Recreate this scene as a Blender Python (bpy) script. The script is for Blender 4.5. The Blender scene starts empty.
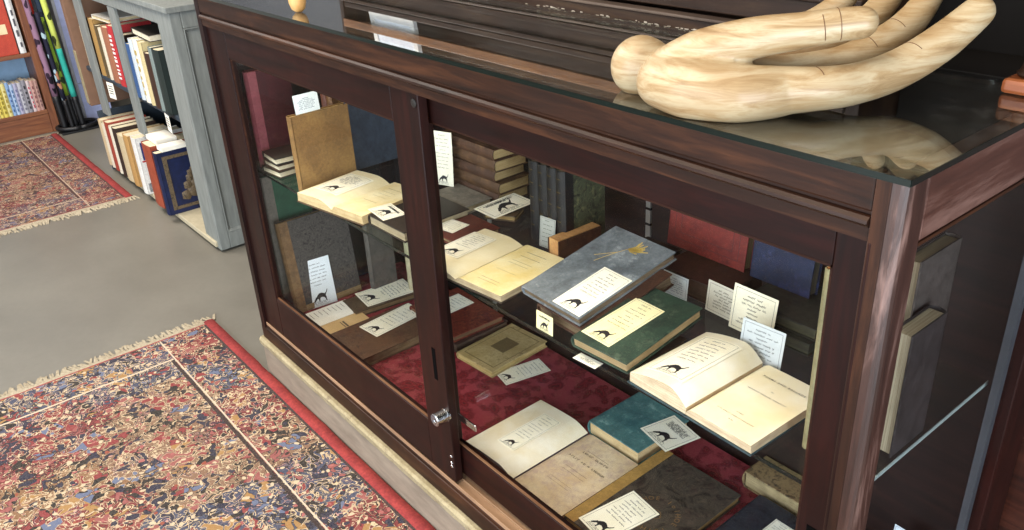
import bpy, bmesh, math, random
from mathutils import Vector, Matrix, noise as mnoise
random.seed(7)
sc = bpy.context.scene
COL = sc.collection
PI = math.pi

# ------------------------------------------------------------------ camera (solved from the vanishing points of the case)
M = Matrix(((0.63369572, -0.32098426, 0.70384575), (0.77201124, 0.32036602, -0.54896654), (-0.04927864, 0.89125458, 0.45081802)))
CAM = Vector((0.39675268, -0.85014634, 1.61217698)); FPX = 850.796
cd = bpy.data.cameras.new('camera'); cam = bpy.data.objects.new('camera', cd); COL.objects.link(cam)
cam.matrix_world = Matrix.Translation(CAM) @ M.to_4x4()
cd.sensor_width = 36; cd.lens = FPX / 1024 * 36; cd.clip_start = .02
sc.camera = cam
def on(px, py, axis, val):            # point seen at a pixel of the photo on a real plane of the room
    r = M @ Vector((px - 512, -(py - 265), -FPX)); t = (val - CAM[axis]) / r[axis]
    return CAM + r * t

# ------------------------------------------------------------------ materials
MATS = {}
def hexc(c):
    if isinstance(c, str):
        c = [int(c[i:i + 2], 16) / 255 for i in (0, 2, 4)]
        c = [x / 12.92 if x <= .04045 else ((x + .055) / 1.055) ** 2.4 for x in c]
    return (c[0], c[1], c[2], 1)
class NT:
    def __init__(s, name):
        s.m = bpy.data.materials.new(name); s.m.use_nodes = True; s.t = s.m.node_tree; s.t.nodes.clear()
        s.out = s.n('ShaderNodeOutputMaterial'); s.b = s.n('ShaderNodeBsdfPrincipled'); s.l(s.b.outputs[0], s.out.inputs[0])
    def n(s, k, **kw):
        x = s.t.nodes.new(k)
        for a, v in kw.items():
            if a in x.inputs: x.inputs[a].default_value = v
            else: setattr(x, a, v)
        return x
    def l(s, a, b): s.t.links.new(a, b)
    def coord(s, scale=(1, 1, 1), rot=(0, 0, 0), loc=(0, 0, 0)):
        c = s.n('ShaderNodeTexCoord'); mp = s.n('ShaderNodeMapping')
        mp.inputs['Scale'].default_value = scale; mp.inputs['Rotation'].default_value = rot; mp.inputs['Location'].default_value = loc
        s.l(c.outputs['Object'], mp.inputs[0]); return mp.outputs[0]
    def noise(s, vec, scale, detail=5, rough=.6, dist=0):
        x = s.n('ShaderNodeTexNoise'); x.inputs['Scale'].default_value = scale; x.inputs['Detail'].default_value = detail
        x.inputs['Roughness'].default_value = rough; x.inputs['Distortion'].default_value = dist
        s.l(vec, x.inputs['Vector']); return x
    def ramp(s, fac, stops, interp='LINEAR'):
        r = s.n('ShaderNodeValToRGB'); r.color_ramp.interpolation = interp
        e = r.color_ramp.elements
        while len(e) < len(stops): e.new(.5)
        for i, (p, c) in enumerate(stops): e[i].position = p; e[i].color = hexc(c)
        s.l(fac, r.inputs[0]); return r.outputs[0]
    def math(s, op, a, b=None, c=None):
        x = s.n('ShaderNodeMath', operation=op)
        for i, v in enumerate((a, b, c)):
            if v is None: continue
            if isinstance(v, (int, float)): x.inputs[i].default_value = v
            else: s.l(v, x.inputs[i])
        return x.outputs[0]
    def mix(s, fac, a, b, mode='MIX'):
        x = s.n('ShaderNodeMix', data_type='RGBA', blend_type=mode)
        for sock, v in ((x.inputs[0], fac), (x.inputs[6], a), (x.inputs[7], b)):
            if isinstance(v, (int, float)): sock.default_value = v
            elif isinstance(v, (str, tuple, list)): sock.default_value = hexc(v)
            else: s.l(v, sock)
        return x.outputs[2]
    def bump(s, h, strength=.2, dist=.002):
        b = s.n('ShaderNodeBump'); b.inputs['Strength'].default_value = strength; b.inputs['Distance'].default_value = dist
        s.l(h, b.inputs['Height']); s.l(b.outputs[0], s.b.inputs['Normal'])
    def fin(s, col, rough=.6, spec=.5, metal=0, coat=0):
        if isinstance(col, (str, tuple)): s.b.inputs['Base Color'].default_value = hexc(col)
        else: s.l(col, s.b.inputs['Base Color'])
        if isinstance(rough, (int, float)): s.b.inputs['Roughness'].default_value = rough
        else: s.l(rough, s.b.inputs['Roughness'])
        s.b.inputs['Specular IOR Level'].default_value = spec; s.b.inputs['Metallic'].default_value = metal
        s.b.inputs['Coat Weight'].default_value = coat
        return s.m
def cloth(c1, c2=None, scale=60, rough=.65, bump=.25, wear=None, spec=.4):
    key = ('cloth', c1, c2, scale, rough, wear)
    if key in MATS: return MATS[key]
    t = NT('cloth_' + c1); v = t.coord()
    n1 = t.noise(v, scale, 6, .65); n2 = t.noise(v, 9, 4)
    col = t.ramp(t.math('ADD', t.math('MULTIPLY', n1.outputs[0], .6), t.math('MULTIPLY', n2.outputs[0], .4)), [(.40, c1), (.60, c2 or c1)])
    n4 = t.noise(v, 150, 3, .7); col = t.mix(.35, col, t.mix(1, col, t.ramp(n4.outputs[0], [(.3, '777777'), (.7, 'ffffff')]), 'MULTIPLY'))
    if wear:
        w = t.noise(v, 25, 8, .8); col = t.mix(t.ramp(w.outputs[0], [(.55, '000000'), (.68, 'ffffff')]), col, wear)
    t.bump(n1.outputs[0], bump, .001)
    MATS[key] = t.fin(col, rough, spec); return MATS[key]
def pages(c1='d8c9a4', c2='a98f62', freq=900):     # the cut edge of a block of leaves
    key = ('pages', c1, c2)
    if key in MATS: return MATS[key]
    t = NT('page_edges'); c = t.n('ShaderNodeTexCoord')
    sx = t.n('ShaderNodeMapping'); sx.inputs['Scale'].default_value = (8, 8, freq); t.l(c.outputs['UV'] if False else c.outputs['Object'], sx.inputs[0])
    n = t.noise(sx.outputs[0], 1, 4, .7); n2 = t.noise(c.outputs['Object'], 22, 4)
    col = t.ramp(n.outputs[0], [(.3, c2), (.6, c1)])
    col = t.mix(t.ramp(n2.outputs[0], [(.45, '000000'), (.8, 'ffffff')]), col, c2)
    MATS[key] = t.fin(col, .8, .3); return MATS[key]
def pages_up(c1='d8c9a4', c2='a98f62', axis=0):     # same for books that stand: leaves stacked along x or y
    key = ('pagesup', c1, c2, axis)
    if key in MATS: return MATS[key]
    t = NT('page_edges'); v = t.coord((900, 8, 8) if axis == 0 else (8, 900, 8)); n = t.noise(v, 1, 4, .7)
    MATS[key] = t.fin(t.ramp(n.outputs[0], [(.3, c2), (.6, c1)]), .8, .3); return MATS[key]
def paper(c1='efe6cc', c2='e2d3ac', foxed=None):
    key = ('paper', c1, c2, foxed)
    if key in MATS: return MATS[key]
    t = NT('paper'); v = t.coord(); n = t.noise(v, 14, 5, .6); col = t.ramp(n.outputs[0], [(.35, c1), (.7, c2)])
    if foxed:
        f = t.noise(v, 40, 7, .75); col = t.mix(t.ramp(f.outputs[0], [(.45, '000000'), (.7, 'ffffff')]), col, foxed)
    MATS[key] = t.fin(col, .55, .35); return MATS[key]
def plain(name, c, rough=.5, spec=.5, metal=0, coat=0):
    key = (name, c, rough, metal)
    if key in MATS: return MATS[key]
    t = NT(name); v = t.coord(); n = t.noise(v, 30, 4); h = hexc(c)
    d = tuple(x * .82 for x in h[:3])
    MATS[key] = t.fin(t.ramp(n.outputs[0], [(.3, d), (.7, h[:3])]), rough, spec, metal, coat); return MATS[key]
def wood(name, c1, c2, c3, axis='x', rough=.35, spec=.5, coat=.15, scale=1., scratches=False, bump=.15):
    key = (name, axis)
    if key in MATS: return MATS[key]
    t = NT(name); s = {'x': (2.2, 26, 26), 'y': (26, 2.2, 26), 'z': (26, 26, 2.2)}[axis]
    v = t.coord(tuple(a * scale for a in s)); n = t.noise(v, 1.6, 8, .65, .6); n2 = t.noise(t.coord(), 6, 4); n3 = t.noise(v, 7, 4, .7)
    col = t.ramp(n.outputs[0], [(.25, c1), (.5, c2), (.75, c3)])
    col = t.mix(t.ramp(n2.outputs[0], [(.4, '000000'), (.75, '808080')]), col, c1)
    col = t.mix(t.ramp(n3.outputs[0], [(.58, '000000'), (.7, '999999')]), col, c1)
    r = t.math('MULTIPLY_ADD', n2.outputs[0], .3, rough - .12)
    if scratches:
        sv = t.coord((30, 30, 30)); w = t.noise(sv, 2, 10, .85); col = t.mix(t.ramp(w.outputs[0], [(.66, '000000'), (.74, 'ffffff')]), col, 'a99a8c')
    t.bump(n.outputs[0], bump, .001)
    MATS[key] = t.fin(col, r, spec, 0, coat); return MATS[key]
def glass(name='glass', tint='f4f8f6', dust=.02, refl=1.):
    key = (name,)
    if key in MATS: return MATS[key]
    t = NT(name); t.t.nodes.remove(t.b)
    tr = t.n('ShaderNodeBsdfTransparent'); tr.inputs[0].default_value = hexc(tint)
    gl = t.n('ShaderNodeBsdfGlossy'); gl.inputs['Roughness'].default_value = .01; gl.inputs[0].default_value = (1, 1, 1, 1)
    lw = t.n('ShaderNodeLayerWeight'); lw.inputs[0].default_value = .5
    f = t.math('MULTIPLY', t.math('MULTIPLY_ADD', t.math('POWER', lw.outputs['Facing'], 5), .96, .04), refl)
    mx = t.n('ShaderNodeMixShader'); t.l(f, mx.inputs[0]); t.l(tr.outputs[0], mx.inputs[1]); t.l(gl.outputs[0], mx.inputs[2])
    df = t.n('ShaderNodeBsdfDiffuse'); df.inputs[0].default_value = (.8, .8, .8, 1)
    nz = t.noise(t.coord(), 18, 8, .75); sm = t.n('ShaderNodeMixShader')
    t.l(t.math('MULTIPLY', t.ramp(nz.outputs[0], [(.5, '000000'), (.8, 'ffffff')]), dust), sm.inputs[0]); t.l(mx.outputs[0], sm.inputs[1]); t.l(df.outputs[0], sm.inputs[2])
    t.l(sm.outputs[0], t.out.inputs[0]); MATS[key] = t.m; return t.m
def mottled(c1, c2, scale=30, c3=None, rough=.6):
    key = ('mottled', c1, c2, scale)
    if key in MATS: return MATS[key]
    t = NT('mottled_board'); v = t.coord(); n = t.noise(v, scale, 8, .7, 1.2); n2 = t.noise(v, scale * 2.3, 4, .6)
    col = t.ramp(n.outputs[0], [(.36, c1), (.5, c2), (.62, c1)])
    if c3: col = t.mix(t.ramp(n2.outputs[0], [(.55, '000000'), (.66, 'bbbbbb')]), col, c3)
    MATS[key] = t.fin(col, rough, .4); return MATS[key]

INK = plain('ink', '17151a', .6)
PENCIL = plain('handwriting_ink', '22282a', .7)
PENBLUE = plain('blue_handwriting_ink', '4a5f78', .7)
PRINT = plain('printing_ink', '5c5446', .7)
DW = {a: wood('mahogany', '0c0302', '1c0704', '2c0d08', a, .42, .22, 0) for a in 'xyz'}       # door frames
FW = {a: wood('worn_walnut', '120804', '29150b', '4a2b18', a, .45, .24, 0, 1, True, .3) for a in 'xyz'}   # case frame
POSTSHEEN = wood('sheen_toned_post', '120906', '3a241d', '8a6c62', 'z', .34, .6, .1, 1, True, .4); SIDEW = wood('varnished_side_rail', '1c0e09', '452920', '84655a', 'y', .36, .6, .1, .6, True, .4)  # post: pale tones put the side sheen into the colour, along with worn streaks
TRACK = wood('bare_track_wood', '6f5540', '957559', 'ab8b6c', 'x', .6, .3, 0)
HW = {a: wood('dark_hutch_wood', '150c08', '2a1a11', '42301f', a, .42, .3, 0) for a in 'xyz'}
HWL = wood('brown_hutch_wood', '3f2815', '6b4526', '8a6038', 'x', .4)
GLASS = glass('glass', 'fbfcfc', .0, .16); GLASSTOP = glass('glass_top', 'eef4f1', .03, 1.5); SHELFG = glass('shelf_glass', 'f3f8f6', .0, .4)
GEDGE = plain('glass_edge_green', '0d1613', .15)
GREY = None

# ------------------------------------------------------------------ mesh helpers
def obj(name, bm, mat, parent=None, smooth=False, loc=None, rz=0, bevel=0):
    me = bpy.data.meshes.new(name)
    bmesh.ops.recalc_face_normals(bm, faces=bm.faces[:])
    bm.to_mesh(me); bm.free()
    for m_ in (mat if isinstance(mat, (list, tuple)) else [mat]): me.materials.append(m_)
    o = bpy.data.objects.new(name, me); COL.objects.link(o)
    if parent: o.parent = parent
    if loc: o.location = loc
    if rz: o.rotation_euler = (0, 0, rz)
    if smooth:
        for p in me.polygons: p.use_smooth = True
    if bevel:
        b = o.modifiers.new('bevel', 'BEVEL'); b.width = bevel; b.segments = 2; b.limit_method = 'ANGLE'; b.angle_limit = .6
    return o
def thing(name, label, cat, loc=(0, 0, 0), rz=0, group=None):
    o = bpy.data.objects.new(name, None); COL.objects.link(o); o.location = loc; o.rotation_euler = (0, 0, rz)
    o.empty_display_size = .02
    o['label'] = label; o['category'] = cat
    if group: o['group'] = group
    return o
def tag(o, label, cat, group=None):
    o['label'] = label; o['category'] = cat
    if group: o['group'] = group
    return o
def struct(name, bm, mat, **k):
    o = obj(name, bm, mat, **k); o['kind'] = 'structure'; return o
def box(bm, x0, x1, y0, y1, z0, z1, mi=0, mtx=None):
    vs = [Vector((x, y, z)) for z in (z0, z1) for y in (y0, y1) for x in (x0, x1)]
    if mtx: vs = [mtx @ v for v in vs]
    v = [bm.verts.new(p) for p in vs]
    for f in ((0, 2, 3, 1), (4, 5, 7, 6), (0, 1, 5, 4), (2, 6, 7, 3), (0, 4, 6, 2), (1, 3, 7, 5)):
        bm.faces.new([v[i] for i in f]).material_index = mi
    return v
def B(*boxes, mtx=None):
    bm = bmesh.new()
    for b in boxes: box(bm, *b, mtx=mtx)
    return bm
def loft(bm, rings, cap=True, closed=True):
    R = [[bm.verts.new(p) for p in r] for r in rings]
    n = len(R[0])
    for a, b in zip(R, R[1:]):
        for i in range(n if closed else n - 1):
            j = (i + 1) % n; bm.faces.new((a[i], a[j], b[j], b[i]))
    if cap and closed: bm.faces.new(R[0][::-1]); bm.faces.new(R[-1])
    return R
def tube(bm, pts, r, seg=8, cap=True):
    pts = [Vector(p) for p in pts]; rings = []
    for i, p in enumerate(pts):
        d = (pts[min(i + 1, len(pts) - 1)] - pts[max(i - 1, 0)]).normalized()
        u = d.orthogonal().normalized() if i == 0 else (pu - d * pu.dot(d)).normalized()
        pu = u; w = d.cross(u); rr = r[i] if isinstance(r, (list, tuple)) else r
        rings.append([p + (u * math.cos(a) + w * math.sin(a)) * rr for a in [2 * PI * k / seg for k in range(seg)]])
    loft(bm, rings, cap)
def lathe(bm, prof, seg=24, c=(0, 0, 0)):
    loft(bm, [[Vector((c[0] + r * math.cos(a), c[1] + r * math.sin(a), c[2] + z)) for a in [2 * PI * k / seg for k in range(seg)]] for r, z in prof])
def ribbon(bm, pts, w, mi=0):         # flat drawn line lying in local xy
    prev = None
    for i, p in enumerate(pts):
        a = pts[max(i - 1, 0)]; b = pts[min(i + 1, len(pts) - 1)]
        dx, dy = b[0] - a[0], b[1] - a[1]; l = math.hypot(dx, dy) or 1
        nx, ny = -dy / l * w / 2, dx / l * w / 2; z = p[2]
        cur = (bm.verts.new((p[0] + nx, p[1] + ny, z)), bm.verts.new((p[0] - nx, p[1] - ny, z)))
        if prev: bm.faces.new((prev[0], prev[1], cur[1], cur[0])).material_index = mi
        prev = cur
FONTC = {}
def text_bm(bm, s, size, x, y, z=0, align='CENTER', mtx=None, bold=0, sx=1, space=1):
    cu = bpy.data.curves.new('t', 'FONT'); cu.body = s; cu.size = size; cu.align_x = align; cu.align_y = 'CENTER'; cu.offset = bold; cu.resolution_u = 2; cu.space_character = space
    o = bpy.data.objects.new('t', cu); COL.objects.link(o)
    dg = bpy.context.evaluated_depsgraph_get(); me = bpy.data.meshes.new_from_object(o.evaluated_get(dg))
    vs = []
    for v in me.vertices:
        p = Vector((v.co.x * sx + x, v.co.y + y, z)); vs.append(bm.verts.new(mtx @ p if mtx else p))
    for p in me.polygons:
        try: bm.faces.new([vs[i] for i in p.vertices])
        except ValueError: pass
    bpy.data.objects.remove(o); bpy.data.curves.remove(cu); bpy.data.meshes.remove(me)

# orientation of a book: local x = spine to fore edge, y = height of the page, z = thickness
ORI = {'flat': Matrix.Identity(3), 'spine_front': Matrix(((0, 0, 1), (1, 0, 0), (0, 1, 0))), 'cover_front': Matrix(((1, 0, 0), (0, 0, -1), (0, 1, 0))),
       'cover_right': Matrix(((0, 0, 1), (1, 0, 0), (0, 1, 0))), 'spine_right': Matrix(((-1, 0, 0), (0, 0, 1), (0, 1, 0))),
       'spine_x': Matrix(((-1, 0, 0), (0, 1, 0), (0, 0, 1))),
       'fore_front': Matrix(((0, 0, -1), (-1, 0, 0), (0, 1, 0))), 'row_right': Matrix(((-1, 0, 0), (0, 0, 1), (0, 1, 0)))}
def book(label, W, H, T, loc, rz=0, cover=None, edge=None, ori='flat', lean=(0, 0, 0), name='book', group=None, board=.003, inset=.004, cat='book', spine_mat=None, extras=None):
    """W spine to fore edge, H page height, T thickness. loc = centre of the footprint."""
    o = thing(name, label, cat, loc, rz, group)
    R = ORI[ori]; rest = {'flat': (0, 0, 0)}
    if ori in ('flat', 'spine_x'): sh = Vector((0, 0, 0))
    else: sh = Vector((0, 0, H / 2))
    L = Matrix.Rotation(lean[2], 3, 'Z') @ Matrix.Rotation(lean[1], 3, 'Y') @ Matrix.Rotation(lean[0], 3, 'X')
    ctr = Vector((0, 0, 0)) if ori in ('flat', 'spine_x') else Vector((0, 0, T / 2))
    X = L.to_4x4() @ Matrix.Translation(sh) @ R.to_4x4() @ Matrix.Translation(-ctr)
    b = min(board, T * .25)
    bm = bmesh.new()
    box(bm, -W / 2, W / 2, -H / 2, H / 2, 0, b, mtx=X); box(bm, -W / 2, W / 2, -H / 2, H / 2, T - b, T, mtx=X)
    # rounded spine
    n = 7; rings = []
    for yy in (-H / 2, H / 2):
        out = [Vector((-W / 2 + .001 - min(.22 * T, .007) * math.sin(PI * k / (n - 1)), yy, T * k / (n - 1))) for k in range(n)]
        inn = [Vector((p.x + .003, yy, p.z)) for p in reversed(out)]
        rings.append([X @ p for p in out + inn])
    loft(bm, rings)
    c = obj('cover', bm, cover, o, bevel=.0008)
    if spine_mat:
        bm = bmesh.new(); q = min(.03, W * .2); rings = []
        for yy in (-H / 2 - .0003, H / 2 + .0003):
            out = [Vector((-W / 2 + q, yy, -.0005))] + [Vector((-W / 2 + .0005 - (min(.22 * T, .007) + .0006) * math.sin(PI * k / (n - 1)), yy, -.0005 + (T + .001) * k / (n - 1))) for k in range(n)] + [Vector((-W / 2 + q, yy, T + .0005))]
            inn = [Vector((-W / 2 + q, yy, T + .0001))] + [Vector((-W / 2 + .0015 - min(.2 * T, .006) * math.sin(PI * k / (n - 1)), yy, T * k / (n - 1))) for k in reversed(range(n))] + [Vector((-W / 2 + q, yy, -.0001))]
            rings.append([X @ p for p in out + inn])
        loft(bm, rings); obj('spine_leather', bm, spine_mat, o)
    bm = bmesh.new(); box(bm, -W / 2 + .002, W / 2 - inset, -H / 2 + inset, H / 2 - inset, b, T - b, mtx=X)
    obj('page_block', bm, edge or (pages() if ori in ('flat', 'spine_x') else pages_up(axis=0 if ori in ('spine_front', 'cover_right') else 1)), o)
    if extras: extras(o, X, W, H, T)
    return o
def tilted(label, fl, fr, br, zf, zb, T, **k):       # a closed book leaning back: front edge of its top board at zf, back edge at zb
    a, b_, c = on(*fl, 2, zf), on(*fr, 2, zf), on(*br, 2, zb)
    W = (b_ - a).length; H = (c - b_).length; tl = math.asin((zb - zf) / H); d = b_ - a
    o = book(label, W, H, T, (0, 0, 0), math.atan2(d.y, d.x), lean=(tl, 0, 0), **k)
    N = Vector((0, -math.sin(tl), math.cos(tl))); N.rotate(Matrix.Rotation(math.atan2(d.y, d.x), 3, 'Z'))
    o.location = (a + c) / 2 - N * T
    return o, (a + c) / 2, N
def card_plane(label, tl, tr, br, P0, N, lift=.0006, **k):
    def hit(px):
        r = M @ Vector((px[0] - 512, -(px[1] - 265), -FPX)); return CAM + r * ((P0 + N * lift - CAM).dot(N) / r.dot(N))
    a, b_, c = hit(tl), hit(tr), hit(br); CN[0] += 1
    ax = (b_ - a).normalized(); ay = N.cross(ax).normalized(); w = (b_ - a).length; h = abs((c - b_).dot(ay))
    o = thing('price_card', label, 'card', (a + c) / 2); o.rotation_euler = Matrix((ax, ay, N)).transposed().to_euler()
    card_geo(o, w, h, random.Random(CN[0]), **k); return o
def card_page(label, ob, tl, tr, br, zc, **k):        # a card lying on the curved left page of an open book
    o_, prof = ob; a, b_, c = (on(*p, 2, zc) for p in (tl, tr, br)); CN[0] += 1
    w = (b_ - a).length; h = (c - b_).length; ctr = (a + c) / 2; rz = o_.rotation_euler[2]
    cl = Matrix.Rotation(-rz, 3, 'Z') @ (ctr - o_.location)
    o = thing('price_card', label, 'card', (ctr.x, ctr.y, o_.location.z), rz)
    card_geo(o, w, h, random.Random(CN[0]), zfun=lambda x, y: prof(cl.x + x) + .0012, **k); return o
def flatbook(label, fl, fr, br, ztop, T, **k):      # a closed book lying flat, from the corners of its top board
    a, b_, c = (on(*p, 2, ztop) for p in (fl, fr, br))
    W = (b_ - a).length; H = (c - b_).length; d = b_ - a
    ctr = (a + c) / 2
    return book(label, W, H, T, (ctr.x, ctr.y, ztop - T), math.atan2(d.y, d.x), **k)

# ------------------------------------------------------------------ printed price cards
HOUND = [(0, .10), (.05, .20), (.13, .31), (.17, .40), (.21, .37), (.28, .47), (.40, .58), (.55, .61), (.68, .56), (.78, .50), (.86, .56), (.93, .66), (.965, .76), (1, .73), (.965, .62), (.90, .50), (.84, .42),
         (.83, .34), (.87, .24), (.85, .12), (.88, .02), (.81, .0), (.79, .12), (.75, .22), (.68, .27), (.56, .31), (.45, .28), (.43, .18), (.41, .05), (.34, .04), (.35, .17), (.30, .26), (.24, .24), (.18, .16), (.11, .10), (.05, .05)]
def scribble(bm, x0, x1, y, z, amp, w, rnd, mtxf):
    x = x0
    while x < x1 - amp:
        L = min(rnd.uniform(2.5, 8) * amp, x1 - x); pts = []; n = max(4, int(L / amp * 3)); ph = rnd.random() * 6
        for i in range(n + 1):
            t = i / n; xx = x + L * t
            pts.append(mtxf(xx, y + amp * (.55 * math.sin(ph + i * 2.1) + rnd.uniform(-.35, .35)), z))
        ribbon(bm, pts, w); x += L + amp * 1.3
def card_geo(parent, w, h, rnd, dog=True, ink=None, bend=0, col=None, lines=6, border=True, X=None, zfun=None):
    X = X or Matrix.Identity(4)
    def zf(x, y): return zfun(x, y) if zfun else bend * ((y / h) ** 2) * h
    n = 6 if bend else 1; th = .0005
    if zfun:
        bm = bmesh.new(); n = 14; rings = []
        for i in range(n + 1):
            x = -w / 2 + w * i / n; z = zf(x, 0); rings.append([X @ Vector(p) for p in ((x, -h / 2, z), (x, h / 2, z), (x, h / 2, z + th), (x, -h / 2, z + th))])
    else:
        bm = bmesh.new(); rings = []
        for i in range(n + 1):
            y = -h / 2 + h * i / n; z = zf(0, y)
            rings.append([X @ Vector(p) for p in ((-w / 2, y, z), (w / 2, y, z), (w / 2, y, z + th), (-w / 2, y, z + th))])
    loft(bm, rings); p = obj('card_paper', bm, col or paper('fbf6e4', 'f4ecd0'), parent)
    f = lambda x, y, z: (x, y, zf(x, y) + th + z)
    bm = bmesh.new(); lw = max(.0005, w * .007)
    m = w * .06
    if border:
        for a, b in (((-w / 2 + m, -h / 2 + m), (w / 2 - m, -h / 2 + m)), ((w / 2 - m, -h / 2 + m), (w / 2 - m, h / 2 - m)), ((w / 2 - m, h / 2 - m), (-w / 2 + m, h / 2 - m)), ((-w / 2 + m, h / 2 - m), (-w / 2 + m, -h / 2 + m))):
            ribbon(bm, [f(a[0] + (b[0] - a[0]) * i / 6, a[1] + (b[1] - a[1]) * i / 6, .0003) for i in range(7)], lw)
    top = h / 2 - m * 2.2; bot = (-h / 2 + w * .62) if dog else (-h / 2 + m * 2)
    amp = w * .034; k = lines + 2
    for i in range(k):
        y = top - (top - bot) * (i / k) * .98 - amp
        half = w * (.17 if i == 0 else rnd.uniform(.26, .36)) if rnd.random() > .15 else w * .14
        scribble(bm, -half, half, y, .0003, amp, max(.0007, w * .0105), rnd, f)
    if dog:
        s = w * .5; oy = -h / 2 + w * .14; ox = -s / 2
        for yy in (.04, .10): scribble(bm, ox - .01 * s, ox + s * .9, oy - s * yy + s * .03, .0003, amp * .6, lw, rnd, f)
        mound = [(-.05, -.14), (.0, .02), (.12, .05), (.3, .08), (.6, .04), (.9, .06), (1.0, -.02), (1.03, -.15), (.5, -.17), (-.05, -.14)]
        ribbon(bm, [f(ox + s * a, oy + s * b, .0003) for a, b in mound], lw)
    for v in bm.verts: v.co = X @ v.co
    obj('handwriting', bm, ink or PENCIL, parent)
    if dog:
        bm = bmesh.new(); vs = [bm.verts.new(X @ Vector(f(ox + s * a, oy + s * b, .0004))) for a, b in HOUND]
        fc = bm.faces.new(vs); bmesh.ops.triangulate(bm, faces=[fc]); obj('hound_emblem', bm, INK, parent)
CN = [0]
def card_flat(label, tl, tr, br, z, tilt=0, **k):           # a card lying on something, from three of its corners
    a, b_, c = (on(*p, 2, z) for p in (tl, tr, br)); CN[0] += 1
    w = (b_ - a).length; h = (c - b_).length; d = b_ - a; ctr = (a + c) / 2
    o = thing('price_card', label, 'card', (ctr.x, ctr.y, z), math.atan2(d.y, d.x))
    card_geo(o, w, h, random.Random(CN[0]), X=Matrix.Rotation(-tilt, 4, 'Y'), **k); return o
def card_up(label, base, w, h, yaw, lean, **k):     # a card standing up: base = middle of its lower edge
    CN[0] += 1; o = thing('price_card', label, 'card', base, yaw)
    X = Matrix.Rotation(PI / 2 - lean, 4, 'X') @ Matrix.Translation((0, h / 2, 0))
    card_geo(o, w, h, random.Random(CN[0]), X=X, **k); return o

# ------------------------------------------------------------------ open books
def open_book(label, gut_front, gut_back, wl, wr, z, TL, TR, cover, pg_l, pg_r, edge, title=(), plate=None, drop=.6, rz=None, lsag=.25):
    a, b_ = on(*gut_front, 2, z + TR), on(*gut_back, 2, z + TR)
    H = (b_ - a).length; ang = math.atan2(b_.y - a.y, b_.x - a.x) - PI / 2
    ctr = (a + b_) / 2
    o = thing('open_book', label, 'book', (ctr.x, ctr.y, z), ang)
    bd = .003; e = .004
    bm = bmesh.new(); box(bm, -wl - e, -.002, -H / 2 - e, H / 2 + e, 0, bd); box(bm, .002, wr + e, -H / 2 - e, H / 2 + e, 0, bd); box(bm, -.0021, .0021, -H / 2 - e, H / 2 + e, 0, .0015)
    obj('cover', bm, cover, o, bevel=.0008)
    def block(name, sgn, w, T, pm, dropf, sag):
        n = 18; prof = []
        for i in range(n + 1):
            t = i / n
            if t < dropf: zz = bd + .35 * (T - bd) + (.65 * (T - bd)) * math.sin(PI / 2 * t / dropf)
            else: zz = T - (T - bd) * sag * ((t - dropf) / (1 - dropf)) ** 1.6
            prof.append((sgn * (w * t + .0004), zz))
        bm = bmesh.new(); rings = []
        for y in (-H / 2, H / 2): rings.append([Vector((x, y, zz)) for x, zz in prof] + [Vector((sgn * (w + (T * .12 if sag < .2 else .001)), y, bd)), Vector((sgn * .0004, y, bd))])
        m_ = len(rings[0]); R = [[bm.verts.new(p) for p in r] for r in rings]
        for i in range(m_):
            j = (i + 1) % m_; bm.faces.new((R[0][i], R[0][j], R[1][j], R[1][i])).material_index = 1 if i < n else 0
        bm.faces.new(R[0][::-1]); bm.faces.new(R[1])
        p = obj(name, bm, [edge, pm], o); return p
    lp = block('left_pages', -1, wl, TL, pg_l, drop, lsag); rp = block('right_pages', 1, wr, TR, pg_r, .12, .06)
    if title:
        bm = bmesh.new()
        for s, fy, size in title:
            if s == '-': ribbon(bm, [(wr * .30, H * (.5 - fy), 0), (wr * .72, H * (.5 - fy), 0)], size)
            elif s[0] == '#':                       # worn print that cannot be read any more: letter-like strokes, word by word
                ns = [int(q) for q in s[1:].split()]; cw = size * .82; tot = (sum(ns) + len(ns) - 1) * cw; x = wr * .53 - tot / 2; rr = random.Random(len(s)); y = H * (.5 - fy); h_ = size * .36
                for n_ in ns:
                    for _ in range(n_):
                        a_ = size * .5; ribbon(bm, [(x, y - h_, 0), (x, y + h_, 0)], size * .16)
                        if rr.random() > .3: ribbon(bm, [(x + a_, y - h_, 0), (x + a_ * rr.uniform(.6, 1), y + h_, 0)], size * .14)
                        yy = y + h_ * rr.choice((-.9, 0, .9)); ribbon(bm, [(x, yy, 0), (x + a_, yy, 0)], size * .12); x += cw
                    x += cw
            else: text_bm(bm, s, size, wr * .53, H * (.5 - fy), bold=size * .012, space=1.35)
        for v in bm.verts:
            t = v.co.x / wr; v.co.z = TR - (TR - bd) * .06 * (max(0, (t - .12)) / .88) ** 1.6 + .0007
        obj('title_print', bm, PRINT, rp)
    def lprof(x):
        t = min(1, max(0, -x / wl))
        return (bd + .35 * (TL - bd) + .65 * (TL - bd) * math.sin(PI / 2 * t / drop)) if t < drop else TL - (TL - bd) * lsag * ((t - drop) / (1 - drop)) ** 1.6
    o_prof[o.name] = lprof
    return o, H, TL
o_prof = {}

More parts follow.
